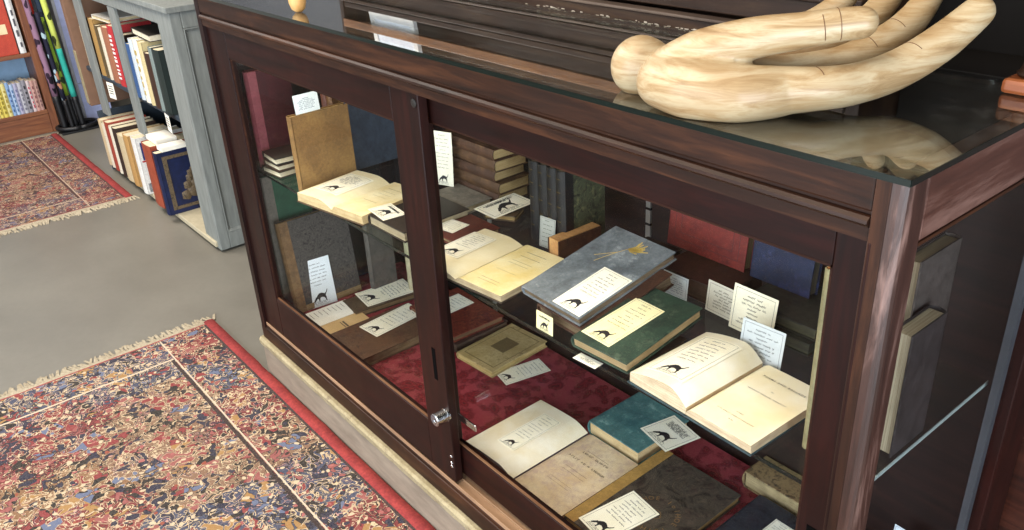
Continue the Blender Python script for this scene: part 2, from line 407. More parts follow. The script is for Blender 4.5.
# ================================================================== THE ROOM
t = NT('concrete'); v = t.coord(); n = t.noise(v, 1.3, 6, .6); n2 = t.noise(v, 35, 6, .7); n3 = t.noise(v, 9, 8, .8)
col = t.ramp(n.outputs[0], [(.3, '68645b'), (.7, '7b776d')]); col = t.mix(t.ramp(n2.outputs[0], [(.4, '000000'), (.8, '707070')]), col, '544f48')
col = t.mix(t.ramp(n3.outputs[0], [(.68, '000000'), (.72, 'ffffff')]), col, 'a9a69c')
t.bump(n2.outputs[0], .08, .002); CONC = t.fin(col, t.math('MULTIPLY_ADD', n.outputs[0], .3, .25), .4)
WALLG = plain('grey_wall_paint', '4b4d52', .6); WALLW = plain('white_wall_paint', 'c9c6bf', .8)
struct('floor', B((-7.5, 5, -6, 2, -.1, 0)), CONC)
struct('wall_back', B((-7.5, 5, 1.2, 1.3, 0, 3.4)), WALLG)
struct('wall_left', B((-6.75, -6.6, -6, 1.2, 0, 3.4)), WALLW)
struct('ceiling', B((-7.5, 5, -3.2, 1.3, 3.4, 3.5)), WALLW)
PERI = plain('periwinkle_paint', 'a9b4de', .6)
struct('trim_1', B((-6.6, -5.901, .412, .60, 0, 2.6)), [plain('grey_pillar_paint', 'a3a5aa', .6)])
struct('trim_2', B((-5.9, -5.892, .43, .60, 0, .255), (-5.9, -5.892, .43, .60, .262, 2.6)), PERI)

# ================================================================== RUGS
def rug_mat(name, L, Wd, dull=0):
    t = NT(name); c = t.n('ShaderNodeTexCoord'); P = c.outputs['Object']
    nz = t.noise(P, 11, 3, .6); vm = t.n('ShaderNodeVectorMath', operation='MULTIPLY_ADD'); t.l(nz.outputs['Color'], vm.inputs[0]); vm.inputs[1].default_value = (.05, .05, 0); t.l(P, vm.inputs[2]); Q = vm.outputs[0]
    def vor(scale, feature='F1', rnd=1.0, vec=Q):
        x = t.n('ShaderNodeTexVoronoi', feature=feature); x.inputs['Scale'].default_value = scale; x.inputs['Randomness'].default_value = rnd; t.l(vec, x.inputs['Vector']); return x
    def red(x): s_ = t.n('ShaderNodeSeparateColor'); t.l(x.outputs['Color'], s_.inputs[0]); return s_.outputs
    NAVY, RED, CRM, BLU, GLD, PNK, BLK, OLV, RUST = '161b35', '7e2b30', 'b9a282', '56698a', '9a7444', 'a2625c', '100e14', '4c4834', '8c4030'
    big = vor(3.0, rnd=.85); bc = red(big)
    ground = t.ramp(bc[0], [(0, '6a1f26'), (.24, '7d5a3e'), (.34, '384058'), (.44, '702529'), (.66, '74523a'), (.76, '241d30'), (.86, '7a5c48')], 'CONSTANT')
    def curls(scale, seed, dist, bands):
        x = t.n('ShaderNodeTexNoise', noise_dimensions='4D'); x.inputs['W'].default_value = seed; x.inputs['Scale'].default_value = scale; x.inputs['Detail'].default_value = 1.5; x.inputs['Roughness'].default_value = .4; x.inputs['Distortion'].default_value = dist
        t.l(P, x.inputs['Vector']); return x.outputs[0], t.ramp(x.outputs[0], bands, 'CONSTANT')
    K, W_ = '000000', 'ffffff'
    # tendrils: dark stem with a pale edge
    n1, tend = curls(22, 1.3, 1.6, [(0, K), (.445, W_), (.475, K), (.53, W_), (.56, K)])
    n1b, edge_ = curls(22, 1.3, 1.6, [(0, K), (.425, W_), (.445, K), (.56, W_), (.58, K)])
    sw = t.noise(P, 5, 2).outputs[0]
    col = t.mix(tend, ground, t.ramp(sw, [(0, BLK), (.45, 'c9b391'), (.52, NAVY), (.6, 'cbb595')], 'CONSTANT'))
    col = t.mix(edge_, col, t.ramp(sw, [(0, 'c4ae8c'), (.45, '3a1a1e'), (.52, 'b98d84'), (.6, BLK)], 'CONSTANT'))
    # leaves and blossoms
    n2, leaf = curls(30, 7.1, .9, [(0, W_), (.415, K), (.595, W_)])
    n2b, leafe = curls(30, 7.1, .9, [(0, K), (.415, W_), (.442, K), (.57, W_), (.595, K)])
    hue = red(vor(17, vec=P))
    col = t.mix(leafe, col, t.ramp(hue[1], [(0, 'b9a283'), (.40, BLK), (.72, 'bda78a')], 'CONSTANT'))
    col = t.mix(leaf, col, t.ramp(hue[0], [(0, NAVY), (.17, RED), (.32, '5a6580'), (.40, BLK), (.54, '8c4c4a'), (.64, GLD), (.72, NAVY), (.84, RED)], 'CONSTANT'))
    m2 = vor(50); m2c = red(m2); dot = t.math('MULTIPLY', t.ramp(m2.outputs['Distance'], [(0, W_), (.34, K)], 'CONSTANT'), t.ramp(m2c[1], [(0, W_), (.42, K)], 'CONSTANT'))
    col = t.mix(dot, col, t.ramp(m2c[0], [(0, 'c4b092'), (.25, NAVY), (.4, '9c5654'), (.55, BLK), (.78, 'bfab8e'), (.9, RUST)], 'CONSTANT'))
    s_ = t.n('ShaderNodeSeparateXYZ'); t.l(P, s_.inputs[0]); X, Y = s_.outputs[0], s_.outputs[1]     # x along the length from the fringe, y across from the long edge
    def band(v, a, b): return t.math('MULTIPLY', t.math('GREATER_THAN', v, a), t.math('LESS_THAN', v, b))
    inside = t.math('GREATER_THAN', X, .17)
    col = t.mix(t.math('MULTIPLY', band(Y, .183, .195), inside), col, '24141a')
    col = t.mix(t.math('MULTIPLY', band(X, .172, .18), t.math('GREATER_THAN', Y, .183)), col, 'cdb9a0')
    col = t.mix(band(Y, .176, .181), col, 'c9b7a0')
    col = t.mix(t.math('LESS_THAN', Y, .012), col, '2a1a20')
    col = t.mix(t.math('LESS_THAN', X, .02), col, '8d3b3c')
    fn = t.noise(P, 260, 3, .7); col = t.mix(.14, col, t.ramp(fn.outputs[0], [(.3, '1a1414'), (.7, 'd0c3b2')]))
    t.bump(fn.outputs[0], .5, .003)
    if dull: col = t.mix(dull, col, '5e3634')
    return t.fin(col, .95, .1)
FRINGE = cloth('bdb199', '9d9078', 120, .9); SELV = cloth('9c3a36', '7e2a2a', 90, .95)
def rug(label, corner, L, Wd, mat, both=False):
    """corner = right hand corner of the near fringe end; length runs along +x local, width along -y."""
    o = thing('patterned_rug', label, 'rug', corner)
    bm = bmesh.new(); nx, ny = 60, 30
    vs = [[bm.verts.new((.012 + (L - .012) * i / nx, -.03 - (Wd - .03) * j / ny, .009 + .0025 * mnoise.noise((i * .3, j * .4, 3)))) for j in range(ny + 1)] for i in range(nx + 1)]
    for i in range(nx):
        for j in range(ny): bm.faces.new((vs[i][j], vs[i][j + 1], vs[i + 1][j + 1], vs[i + 1][j]))
    for v in bm.verts: v.co.y = -(v.co.y + .03)          # pattern coordinates: y grows away from the selvedge
    p = obj('pile', bm, mat, o, smooth=True); p.scale = (1, -1, 1); p.location = (0, -.03, 0)
    bm = bmesh.new(); rings = []                           # red selvedge, curling a little
    for i in range(81):
        x = L * i / 80; wob = .003 * mnoise.noise((x * 14, 0, 1)); up = .006 + .006 * max(0, mnoise.noise((x * 6, 4, 0)))
        rings.append([(x, -.034, .001), (x, -.034, .012), (x, -.018, .013 + up * .5), (x, .002 + wob, .006 + up), (x, .004 + wob, .003 + up * .6), (x, -.016, .001)])
    loft(bm, rings); obj('selvedge', bm, SELV, o, smooth=True)
    bm = bmesh.new(); rnd = random.Random(int(L * 100))    # woven end strip and knotted fringe
    box(bm, -.006, .014, -Wd, .0, .001, .008)
    y = 0.012
    while y > -Wd:
        w = rnd.uniform(.006, .011); l = rnd.uniform(.035, .06); a = rnd.uniform(-.012, .012)
        z = rnd.uniform(.004, .009)
        loft(bm, [[(-.004, y, .002), (-.004, y - w, .002), (-.004, y - w, z), (-.004, y, z)], [(-l * .6, y + a, .001), (-l * .6, y - w + a, .001), (-l * .6, y - w + a, z * .8), (-l * .6, y + a, z * .8)],
                  [(-l, y + a * 1.6, .0005), (-l, y - w * .7 + a * 1.6, .0005), (-l, y - w * .7 + a * 1.6, .003), (-l, y + a * 1.6, .003)]])
        y -= w * .93
    f = obj('fringe', bm, FRINGE, o); f['kind'] = 'stuff'
    if both: g = f.copy(); COL.objects.link(g); g.scale = (-1, 1, 1); g.location = (L, 0, 0)
    return o
rug('large red, navy and cream patterned rug lying in front of the glass display case', (-2.565, -.012, 0), 3.3, 2.2, rug_mat('rug_near', 3.3, 2.2))
r2 = rug('patterned red and brown rug further away, in front of the grey bookshelf', (-4.16, .185, 0), 1.55, 1.7, rug_mat('rug_far', 1.55, 1.7, .3), True)
r2.scale = (-1, 1, 1)

# ================================================================== DISPLAY CASE
CREAM = cloth('958868', 'a89b7c', 30, .8, .4, '6f6150', .2); TAUPE = NT('worn_plinth_paint')
v = TAUPE.coord((3, 8, 14)); n = TAUPE.noise(v, 2, 8, .7); n2 = TAUPE.noise(TAUPE.coord(), 5, 5); n3 = TAUPE.noise(TAUPE.coord((4, 30, 22)), 2.3, 10, .85)
col = TAUPE.ramp(n.outputs[0], [(.3, '6e6356'), (.7, '8f8272')]); col = TAUPE.mix(TAUPE.ramp(n2.outputs[0], [(.5, '000000'), (.7, '999999')]), col, '776a5b')
col = TAUPE.mix(TAUPE.ramp(n3.outputs[0], [(.66, '000000'), (.69, 'ffffff')]), col, '2e2520'); TAUPE = TAUPE.fin(col, .7, .3)
t = NT('red_damask'); v = t.coord(); nn = t.noise(v, 5, 2); vm = t.n('ShaderNodeVectorMath', operation='MULTIPLY_ADD'); t.l(nn.outputs['Color'], vm.inputs[0]); vm.inputs[1].default_value = (.12, .12, .1); t.l(v, vm.inputs[2])
vo = t.n('ShaderNodeTexVoronoi', feature='SMOOTH_F1'); vo.inputs['Scale'].default_value = 34; t.l(vm.outputs[0], vo.inputs['Vector'])
wv = t.noise(vm.outputs[0], 38, 4, .6, 1.5); fz = t.noise(v, 300, 2)
pat = t.math('ADD', t.math('MULTIPLY', vo.outputs['Distance'], .9), t.math('MULTIPLY', wv.outputs[0], .5))
col = t.ramp(pat, [(.40, '46070f'), (.48, '74121e'), (.56, '500914'), (.72, '85303a')]); col = t.mix(.2, col, t.ramp(fz.outputs[0], [(.3, '2a0508'), (.7, 'b05a5a')]))
t.bump(fz.outputs[0], .4, .002); DAMASK = t.fin(col, .9, .2)

case = thing('display_case', 'long dark mahogany display case with sliding glass doors, full of old books', 'display case', (-1.03, .3, 0))
OFF = Vector((1.03, -.3, 0))
def part(name, bm, mat, parent=case, bevel=0, smooth=False):
    if parent is case:
        for v in bm.verts: v.co += OFF
    o = obj(name, bm, mat, parent, smooth, bevel=bevel); return o
XL, XR, YB = -2.075, 0.0, .61
bm = B((-2.078, XR, -.006, YB, 0, .137)); part('plinth', bm, TAUPE, bevel=.004)
# chipped cream top edge of the plinth
bm = bmesh.new(); rings = []; rnd = random.Random(3)
for i in range(120):
    x = -2.082 + 2.084 * i / 119; c1 = .006 * max(0, mnoise.noise((x * 9, 0, 0))); c2 = .008 * max(0, mnoise.noise((x * 23, 5, 0)))
    rings.append([(x, .03, .132), (x, -.012, .122 + c2), (x, -.015 + c1 * .5, .142 - c1), (x, -.009 + c1, .1475), (x, .03, .1478)])
loft(bm, rings); part('plinth_edge', bm, CREAM)
part('bottom_board', B((XL + .004, XR - .002, .0, YB, .1485, .198), (XL + .012, XR - .004, .004, .06, .196, .207)), FW['x'], bevel=.003)
bm = B((XL + .03, XR - .03, .006, .009, .207, .217), (XL + .03, XR - .03, .0315, .0345, .207, .213), (XL + .03, XR - .03, .062, .066, .207, .222), (XL + .03, XR - .03, .006, .066, .2055, .2085))
part('door_track', bm, TRACK, bevel=.001)
part('floor_lining', B((XL + .03, XR - .045, .067, YB - .07, .199, .2495)), DAMASK)
# posts
def rounded_post(x0, x1, y0, y1, z0, z1, corner, r=.012):
    pts = []
    for (cx, cy, sx, sy) in ((x0, y0, 1, 1), (x1, y0, -1, 1), (x1, y1, -1, -1), (x0, y1, 1, -1)):
        if (cx, cy) in corner:
            a0 = {(1, 1): PI, (-1, 1): 1.5 * PI, (-1, -1): 0, (1, -1): .5 * PI}[(sx, sy)]
            for k in range(7): a = a0 + k / 6 * PI / 2; pts.append((cx + sx * r + r * math.cos(a), cy + sy * r + r * math.sin(a)))
        else: pts.append((cx, cy))
    bm = bmesh.new(); loft(bm, [[(x, y, z) for x, y in pts] for z in (z0, z1)]); return bm
part('corner_post', rounded_post(-.036, 0, 0, .046, .1985, 1.259, [(0, 0)], .018), POSTSHEEN, smooth=False)
part('post_face', B((-.0355, -.0175, -.0012, .002, .1985, 1.2588)), FW['z'], bevel=.0008)  # added plate in plain frame wood, hides the painted sheen tone in front
bm = B((-.0335, -.0305, -.0022, .01, .1985, 1.18)); part('post_bead', bm, DW['z'], bevel=.001)
part('corner_post', rounded_post(XL, XL + .038, 0, .05, .1985, 1.259, [(XL, 0)]), DW['z'])
part('corner_post', B((-.034, 0, .505, YB, .1985, 1.259)), DW['z'], bevel=.003)
part('corner_post', B((XL, XL + .034, .505, YB, .1985, 1.259)), DW['z'], bevel=.003)
# top rails
part('front_rail', B((XL + .038, -.0365, .0, .03, 1.216, 1.259)), FW['x'], bevel=.003)
bm = bmesh.new(); prof = [(.006, 1.2155), (.006, 1.211), (-.001, 1.2105), (-.0055, 1.207), (-.0065, 1.203), (-.0035, 1.199), (.001, 1.197), (.001, 1.18), (.03, 1.18), (.03, 1.2155)]
loft(bm, [[(x, y, z) for y, z in prof] for x in (XL + .0385, -.037)]); part('front_moulding', bm, FW['x'])
part('side_rail', B((-.03, 0, .0465, .504, 1.176, 1.259)), SIDEW, bevel=.003)
part('side_rail', B((XL, XL + .03, .0505, .504, 1.176, 1.259)), FW['y'], bevel=.003)
part('side_rail', B((-.03, 0, .0465, .504, .1985, .262)), FW['y'], bevel=.003)
part('glass_bead', B((-.006, .001, .046, .504, 1.171, 1.1755)), FW['y'])
part('side_glass', B((-.018, -.014, .0465, .5045, .262, 1.176)), GLASS)
BACK = wood('dark_back_panel', '0d0706', '1b0f0c', '281611', 'x', .55, .3, 0)
part('left_end_panel', B((XL + .006, XL + .02, .0505, .5045, .1985, 1.176)), BACK)
part('back_panel', B((XL + .034, -.034, .56, .574, .2, 1.259)), BACK)
part('back_stile', B((-.0325, -.0195, .488, .5035, .263, 1.17)), plain('grey_painted_stile', '3c3e43', .5))
part('top_board', B((XL + .0305, -.0305, .0305, YB - .012, 1.24, 1.2585)), wood('dark_top_board', '140b08', '22140e', '2f1d14', 'x', .5), bevel=.001)
part('rear_rail', B((XL + .035, -.035, YB - .011, YB, .2, 1.259)), DW['x'])
t = NT('slotted_steel'); c_ = t.n('ShaderNodeTexCoord'); sx_ = t.n('ShaderNodeSeparateXYZ'); t.l(c_.outputs['Object'], sx_.inputs[0])
slot = t.math('LESS_THAN', t.math('FRACT', t.math('MULTIPLY', sx_.outputs[2], 25)), .16)
STEEL = t.fin(t.mix(slot, '8b8a86', '0a0a0a'), .4, .5, .6)
part('shelf_standard', B((-.872, -.858, .553, .559, .25, 1.235)), STEEL)
part('shelf_standard', B((-1.512, -1.498, .553, .559, .25, 1.235)), STEEL)
sh = part('glass_shelf', B((-2.03, -.046, .064, .505, .738, .7455)), SHELFG)
part('shelf_front_edge', B((-2.03, -.046, .0625, .0638, .738, .7455)), GEDGE)
part('shelf_side_edge', B((-.0458, -.0445, .064, .505, .738, .7455)), plain('glass_edge_pale', '8d9a98', .2))
# sliding doors
def door(name, x0, x1, y0, y1, z0, z1, sl, sr, rt, rb):
    yg = (y0 + y1) / 2
    d = part(name, B((x0 + sl - .004, x1 - sr + .004, yg - .002, yg + .002, z0 + rb - .004, z1 - rt + .004)), GLASS)
    def sub(nm, b, m, bv=.0):
        bm = B(*b)
        for v in bm.verts: v.co += OFF
        o = obj(nm, bm, m, d, bevel=bv); return o
    sub('stile', [(x0, x0 + sl, y0, y1, z0, z1)], DW['z'], .002); sub('stile', [(x1 - sr, x1, y0, y1, z0, z1)], DW['z'], .002)
    sub('top_rail', [(x0 + sl + .0002, x1 - sr - .0002, y0 + .0004, y1 - .0004, z1 - rt, z1 - .0005)], DW['x'], .002)
    sub('bottom_rail', [(x0 + sl + .0002, x1 - sr - .0002, y0 + .0004, y1 - .0004, z0 + .0005, z0 + rb)], DW['x'], .002)
    q = .004; GB = wood('glazing_bead_wood', '1a0b06', '2e170d', '45281a', 'x', .5, .2, 0); GBL = wood('worn_bead_wood', '3a2114', '664630', '8a684c', 'x', .5, .2, 0)
    sub('glazing_bead', [(x0 + sl, x0 + sl + q, y0 + .004, yg - .0025, z0 + rb, z1 - rt)], GB); sub('glazing_bead', [(x1 - sr - q, x1 - sr, y0 + .004, yg - .0025, z0 + rb, z1 - rt)], GB)
    sub('glazing_bead', [(x0 + sl, x1 - sr, y0 + .004, yg - .0025, z0 + rb, z0 + rb + q)], GBL); sub('glazing_bead', [(x0 + sl, x1 - sr, y0 + .004, yg - .0025, z1 - rt - q, z1 - rt)], GB)
    return d
dl = door('sliding_door', XL + .0395, -.972, .009, .031, .218, 1.178, .122, .10, .073, .135)
dr = door('sliding_door', -1.03, -.0375, .0375, .060, .2235, 1.176, .028, .058, .062, .085)
bm = B((-.999, -.985, .0075, .0088, .46, .49)); 
def sub(nm, bm, m, p, bv=0, smooth=False):
    for v in bm.verts: v.co += OFF
    return obj(nm, bm, m, p, smooth, bevel=bv)
sub('finger_slot', B((-1.018, -1.005, .0082, .0089, .50, .585)), plain('black_slot', '060606', .95, .05), dl)
sub('finger_slot', B((-.080, -.062, .0367, .0374, .62, .70)), plain('black_slot', '060606', .95, .05), dr)
CHROME = plain('chrome', 'd9dbdd', .12, .5, 1)
bm = bmesh.new(); lathe(bm, [(0, 0), (.0165, 0), (.0165, .005), (.014, .0055), (.014, .0075), (.0155, .008), (.0160, .0085), (.0160, .0345), (.0145, .036), (.006, .036), (.005, .0345), (0, .0345)], 28)
bmesh.ops.transform(bm, matrix=Matrix.Translation((-.981, .0088, .418)) @ Matrix.Rotation(PI / 2, 4, 'X'), verts=bm.verts); lk = sub('lock_barrel', bm, CHROME, dl)
sub('lock_bar', B((-.9715, -.905, .0322, .0362, .395, .414)), CHROME, dl, .002)
for z in (.262, .272, .292):
    bm = bmesh.new(); lathe(bm, [(0, 0), (.004, 0), (.0035, .0015), (0, .002)], 10); bmesh.ops.transform(bm, matrix=Matrix.Translation((-.983, .009, z)) @ Matrix.Rotation(PI / 2, 4, 'X'), verts=bm.verts)
    sub('screw', bm, CHROME, dl)
bm = bmesh.new(); lathe(bm, [(0, 0), (.009, 0), (.009, .002), (.004, .003), (0, .003)], 16); bmesh.ops.transform(bm, matrix=Matrix.Translation((-.985, .009, 1.158)) @ Matrix.Rotation(PI / 2, 4, 'X'), verts=bm.verts)
sub('old_lock_hole', bm, plain('dark_iron', '1a1613', .5), dl)
# glass top plate
gt = thing('glass_plate', 'sheet of glass laid over the top of the display case', 'glass', (-1.03, .21, 1.2592))
obj('pane', B((-1.043, 1.034, -.215, .2195, 0, .008)), GLASSTOP, gt)
obj('polished_edge', B((-1.043, 1.0345, -.2162, -.2152, 0, .0078), (1.0342, 1.0352, -.215, .2195, 0, .0078)), GEDGE, gt)

# ================================================================== HUTCH ON TOP
hu = thing('wooden_hutch', 'dark wooden hutch with shelves standing on the back of the display case', 'hutch', (-1.03, .52, 1.2595))
HO = Vector((1.03, -.52, -1.2595))
def hp(name, boxes, mat, bevel=.002):
    bm = B(*boxes)
    for v in bm.verts: v.co += HO
    return obj(name, bm, mat, hu, bevel=bevel)
hp('base_board', [(-2.05, -.32, .436, .46, 1.26, 1.286)], HW['x']); hp('base_lip', [(-2.05, -.32, .431, .46, 1.2865, 1.2925)], wood('worn_lip_wood', '2a211c', '4c4039', '6a5c52', 'x', .45, .3, 0))
hp('drawer_front', [(-2.05, -.33, .452, .462, 1.3, 1.34), (-2.05, -.33, .444, .462, 1.341, 1.352)], HW['x'])
hp('shelf_board', [(-2.05, -.3455, .455, .594, 1.357, 1.372)], HW['x']); hp('shelf_board', [(-2.05, -.021, .44, .594, 1.66, 1.685)], HWL); hp('hutch_top', [(-2.07, 0, .43, .61, 2.101, 2.13)], HWL); hp('shelf_rail', [(-2.05, -.345, .445, .46, 1.405, 1.43)], HWL)
hp('back_board', [(-2.05, -.01, .595, .608, 1.26, 2.1)], HW['x'])
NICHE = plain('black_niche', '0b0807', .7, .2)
hp('partition', [(-.345, -.32, .4605, .594, 1.26, 1.65)], HW['z']); hp('side_board', [(-2.07, -2.051, .45, .594, 1.26, 2.1)], HW['z']); hp('side_board', [(-.02, -.002, .45, .594, 1.26, 2.1)], HW['z'])
hp('niche_floor', [(-.319, -.021, .4475, .587, 1.26, 1.268)], NICHE); hp('niche_back', [(-.319, -.021, .588, .5945, 1.26, 1.6595)], NICHE)
bm = B((-.072, -.014, .366, .43, 1.2678, 1.288)); 
for v in bm.verts: v.co += HO
obj('column_foot', bm, wood('orange_wood', '5a2c14', '8a4a26', 'a9653a', 'x', .4), hu, bevel=.006)
bm = bmesh.new(); lathe(bm, [(0, .0305), (.022, .0307), (.024, .034), (.02, .036), (.0165, .05), (.018, .12), (.02, .2), (.018, .33), (.02, .36), (.022, .395), (0, .3955)], 20, (-.042, .398, 1.26))
for v in bm.verts: v.co += HO
obj('column', bm, HW['z'], hu, smooth=True)

bm = bmesh.new(); rr = random.Random(6)
for k in range(70):
    x = -1.15 + .5 * rr.random() ** .7; w_ = rr.uniform(.002, .010); z = 1.2615 + rr.uniform(0, .006)
    box(bm, x, x + w_, .4352, .4362, z, z + rr.uniform(.0008, .0025))
for v in bm.verts: v.co += HO
o = obj('paint_scuffs', bm, plain('white_scuff', 'b5aca0', .8), hu); o['kind'] = 'stuff'
# framed white picture standing in the hutch, seen only as a reflection in the glass
fr = thing('picture_frame', 'white framed picture leaning in the hutch, mirrored in the glass top', 'picture', (-1.80, .47, 1.3722))
X = Matrix.Rotation(-.12, 4, 'X')
bm = B((-.12, .12, -.006, .006, 0, .02), (-.12, .12, -.006, .006, .18, .20), (-.12, -.10, -.006, .006, .021, .179), (.10, .12, -.006, .006, .021, .179), mtx=X); obj('frame', bm, plain('white_frame', 'c6c6c2', .5), fr)
obj('picture', B((-.099, .099, -.002, .003, .0205, .1795), mtx=X), paper('c4cad2', 'aab2bd'), fr)
# small wooden foot at the far left of the glass top
wf = thing('wooden_figure', 'small rounded pale wooden figure standing on the glass top at the photo\'s upper edge', 'figure', (-1.505, .045, 1.2674))
bm = bmesh.new(); lathe(bm, [(0, 0), (.008, .001), (.016, .008), (.020, .022), (.021, .04), (.018, .065), (.011, .085), (.009, .1), (.014, .115), (.017, .13), (.012, .148), (0, .153)], 20); obj('body', bm, wood('pale_wood', 'a9783f', 'c9995a', 'dbb47a', 'z', .5), wf, smooth=True)

# ================================================================== CARVED WOODEN HAND
def hand():
    bm = bmesh.new()
    def cap(a, b, ra, rb, flat=1.0):
        a, b = Vector(a), Vector(b); d = (b - a); L = d.length; d.normalize()
        n = max(2, int(L / .006))
        for i in range(n + 1):
            t_ = i / n; r = ra + (rb - ra) * t_; bmesh.ops.create_icosphere(bm, subdivisions=2, radius=r, matrix=Matrix.Translation(a + d * (L * t_)))
    def P(px, py, y): return on(px, py, 1, y)
    def chain(pts, rs):
        # catmull-rom through the joints, filled with close spheres
        n = len(pts)
        for i in range(n - 1):
            p0, p1, p2, p3 = pts[max(i - 1, 0)], pts[i], pts[i + 1], pts[min(i + 2, n - 1)]
            m = max(3, int((p2 - p1).length / .005))
            for k in range(m + (i == n - 2)):
                u = k / m
                p = .5 * ((2 * p1) + (p2 - p0) * u + (2 * p0 - 5 * p1 + 4 * p2 - p3) * u * u + (3 * p1 - p0 - 3 * p2 + p3) * u ** 3)
                bmesh.ops.create_icosphere(bm, subdivisions=3, radius=rs[i] + (rs[i + 1] - rs[i]) * u, matrix=Matrix.Translation(p))
    # index (front), middle, ring, little finger
    chain([P(690, 86, .03), P(740, 91, .06), P(815, 89, .12), P(858, 83, .175), P(900, 68, .24), P(942, 42, .30), P(978, 12, .35)], [.039, .035, .0285, .027, .0265, .0255, .0215])
    chain([P(700, 78, .08), P(770, 78, .13), P(835, 64, .21), P(878, 45, .275), P(912, 20, .335), P(936, -14, .385)], [.036, .030, .0225, .0225, .022, .017])
    chain([P(700, 70, .11), P(770, 64, .185), P(830, 45, .26), P(866, 22, .32), P(889, -4, .37), P(905, -36, .405)], [.036, .030, .0205, .021, .020, .015])
    chain([P(695, 64, .13), P(745, 52, .215), P(800, 28, .29), P(835, 8, .34), P(858, -20, .38)], [.034, .028, .019, .0195, .016])
    # thumb lying above the index
    chain([P(668, 70, .035), P(700, 54, .05), P(750, 39, .085), P(800, 31, .125), P(838, 25, .155), P(862, 22.5, .175)], [.032, .032, .0275, .0235, .0218, .0205])
    # heel of the palm and the wrist stub
    chain([P(662, 82, .02), P(690, 88, .02), P(735, 94, .045), P(780, 92, .09)], [.035, .041, .0385, .032])
    chain([P(690, 70, .11), P(672, 74, .06), P(660, 78, .03)], [.034, .034, .031])
    chain([P(641, 66, .068), P(645, 67, .07), P(658, 70, .075), P(676, 72, .08)], [.0445, .043, .036, .026])
    me = bpy.data.meshes.new('hand'); bm.to_mesh(me); bm.free()
    o = bpy.data.objects.new('hand_tmp', me); COL.objects.link(o)
    r = o.modifiers.new('r', 'REMESH'); r.mode = 'VOXEL'; r.voxel_size = .0034; r.use_smooth_shade = True
    s = o.modifiers.new('s', 'SMOOTH'); s.factor = .5; s.iterations = 4
    dg = bpy.context.evaluated_depsgraph_get(); m2 = bpy.data.meshes.new_from_object(o.evaluated_get(dg)); bpy.data.objects.remove(o)
    zmin = 1.2677
    for v in m2.vertices:
        if v.co.z < zmin and v.co.y > 0: v.co.z = zmin
    base = Vector((-.3, .1, zmin))
    for v in m2.vertices: v.co -= base
    for p in m2.polygons: p.use_smooth = True
    return m2, base, P
t = NT('carved_wood'); v = t.coord((7, 7, 55), (0, .35, -.7)); n = t.noise(v, 1.4, 7, .65, .8); n2 = t.noise(t.coord(), 7, 3); n3 = t.noise(t.coord((10, 10, 160), (0, .35, -.7)), 1.2, 5, .7)
col = t.ramp(n.outputs[0], [(.3, '7c6140'), (.45, '9a825f'), (.58, 'ac9b7c'), (.75, '937a55')]); col = t.mix(t.ramp(n2.outputs[0], [(.45, '000000'), (.72, '909090')]), col, '86653c'); col = t.mix(t.ramp(n3.outputs[0], [(.55, '000000'), (.75, '777777')]), col, '7c5a36')
t.bump(n3.outputs[0], .12, .001); CARVED = t.fin(col, .42, .4, 0, .05)
def finger_lines(hm, base):
    from mathutils.bvhtree import BVHTree
    bv = BVHTree.FromPolygons([v.co for v in hm.vertices], [p.vertices for p in hm.polygons]); res = []
    P = lambda px, py, y: on(px, py, 1, y) - base
    for c, d, up, a0, a1 in ((P(838, 26, .155), P(862, 22.5, .175), .3, -1.3, 1.3), (P(822, 28, .142), P(838, 25, .155), .2, -.6, 1.), (P(815, 89, .12), P(858, 83, .175), 1.6, -.9, .25), (P(916, 60, .262), P(942, 42, .30), 1.6, -.9, .3), (P(868, 51, .26), P(878, 45, .275), 1, -1, .6), (P(895, 32, .308), P(912, 20, .335), 1, -1, .6)):
        ax = (d - c).normalized(); q = (CAM - base - c).normalized() + Vector((0, 0, up)); q = (q - ax * q.dot(ax)).normalized(); sd = ax.cross(q); pts = []; bm = bmesh.new()
        for k in range(25):
            a = a0 + (a1 - a0) * k / 24; dr = q * math.cos(a) + sd * math.sin(a); h = bv.ray_cast(c + dr * .08, -dr)
            if h[0] and (h[0] - c).length < .036: pts.append(h[0] + dr * .0001)
            elif pts: break
        if len(pts) > 3: tube(bm, pts, .0006, 5); res.append(bm)
        else: bm.free()
    return res
hm, hbase, HP = hand(); hm.materials.append(CARVED)
hnd = bpy.data.objects.new('carved_hand', hm); COL.objects.link(hnd); hnd.location = hbase
tag(hnd, 'large carved pale wooden hand lying palm up on the glass top of the case', 'sculpture')

for b_ in finger_lines(hm, hbase): obj('carved_line', b_, plain('carved_line', '5e3f22', .7), hnd)

# ================================================================== BOOKS ON THE GLASS SHELF
S = .7462
LEA = lambda c1, c2, **k: cloth(c1, c2, 45, k.get('rough', .5), .3, k.get('wear'))
def C(*p): return Vector(p)
# tan suede book standing at the left
book('tan suede book standing upright behind the left door', .175, .218, .026, (-1.728, .158, S), 0, cloth('75562f', '94713f', 12, .85, .3), pages_up('b79b68', '8a6a3c'), 'spine_front', (0, -.0, 0), board=.004)
card_up('white card with blue writing standing on top of the tan suede book', (-1.7265, .130, S + .2175), .075, .052, PI / 2 + .05, .1, dog=False, ink=PENBLUE, col=paper('eaf0ee', 'dfe6e2'), lines=5, border=False)
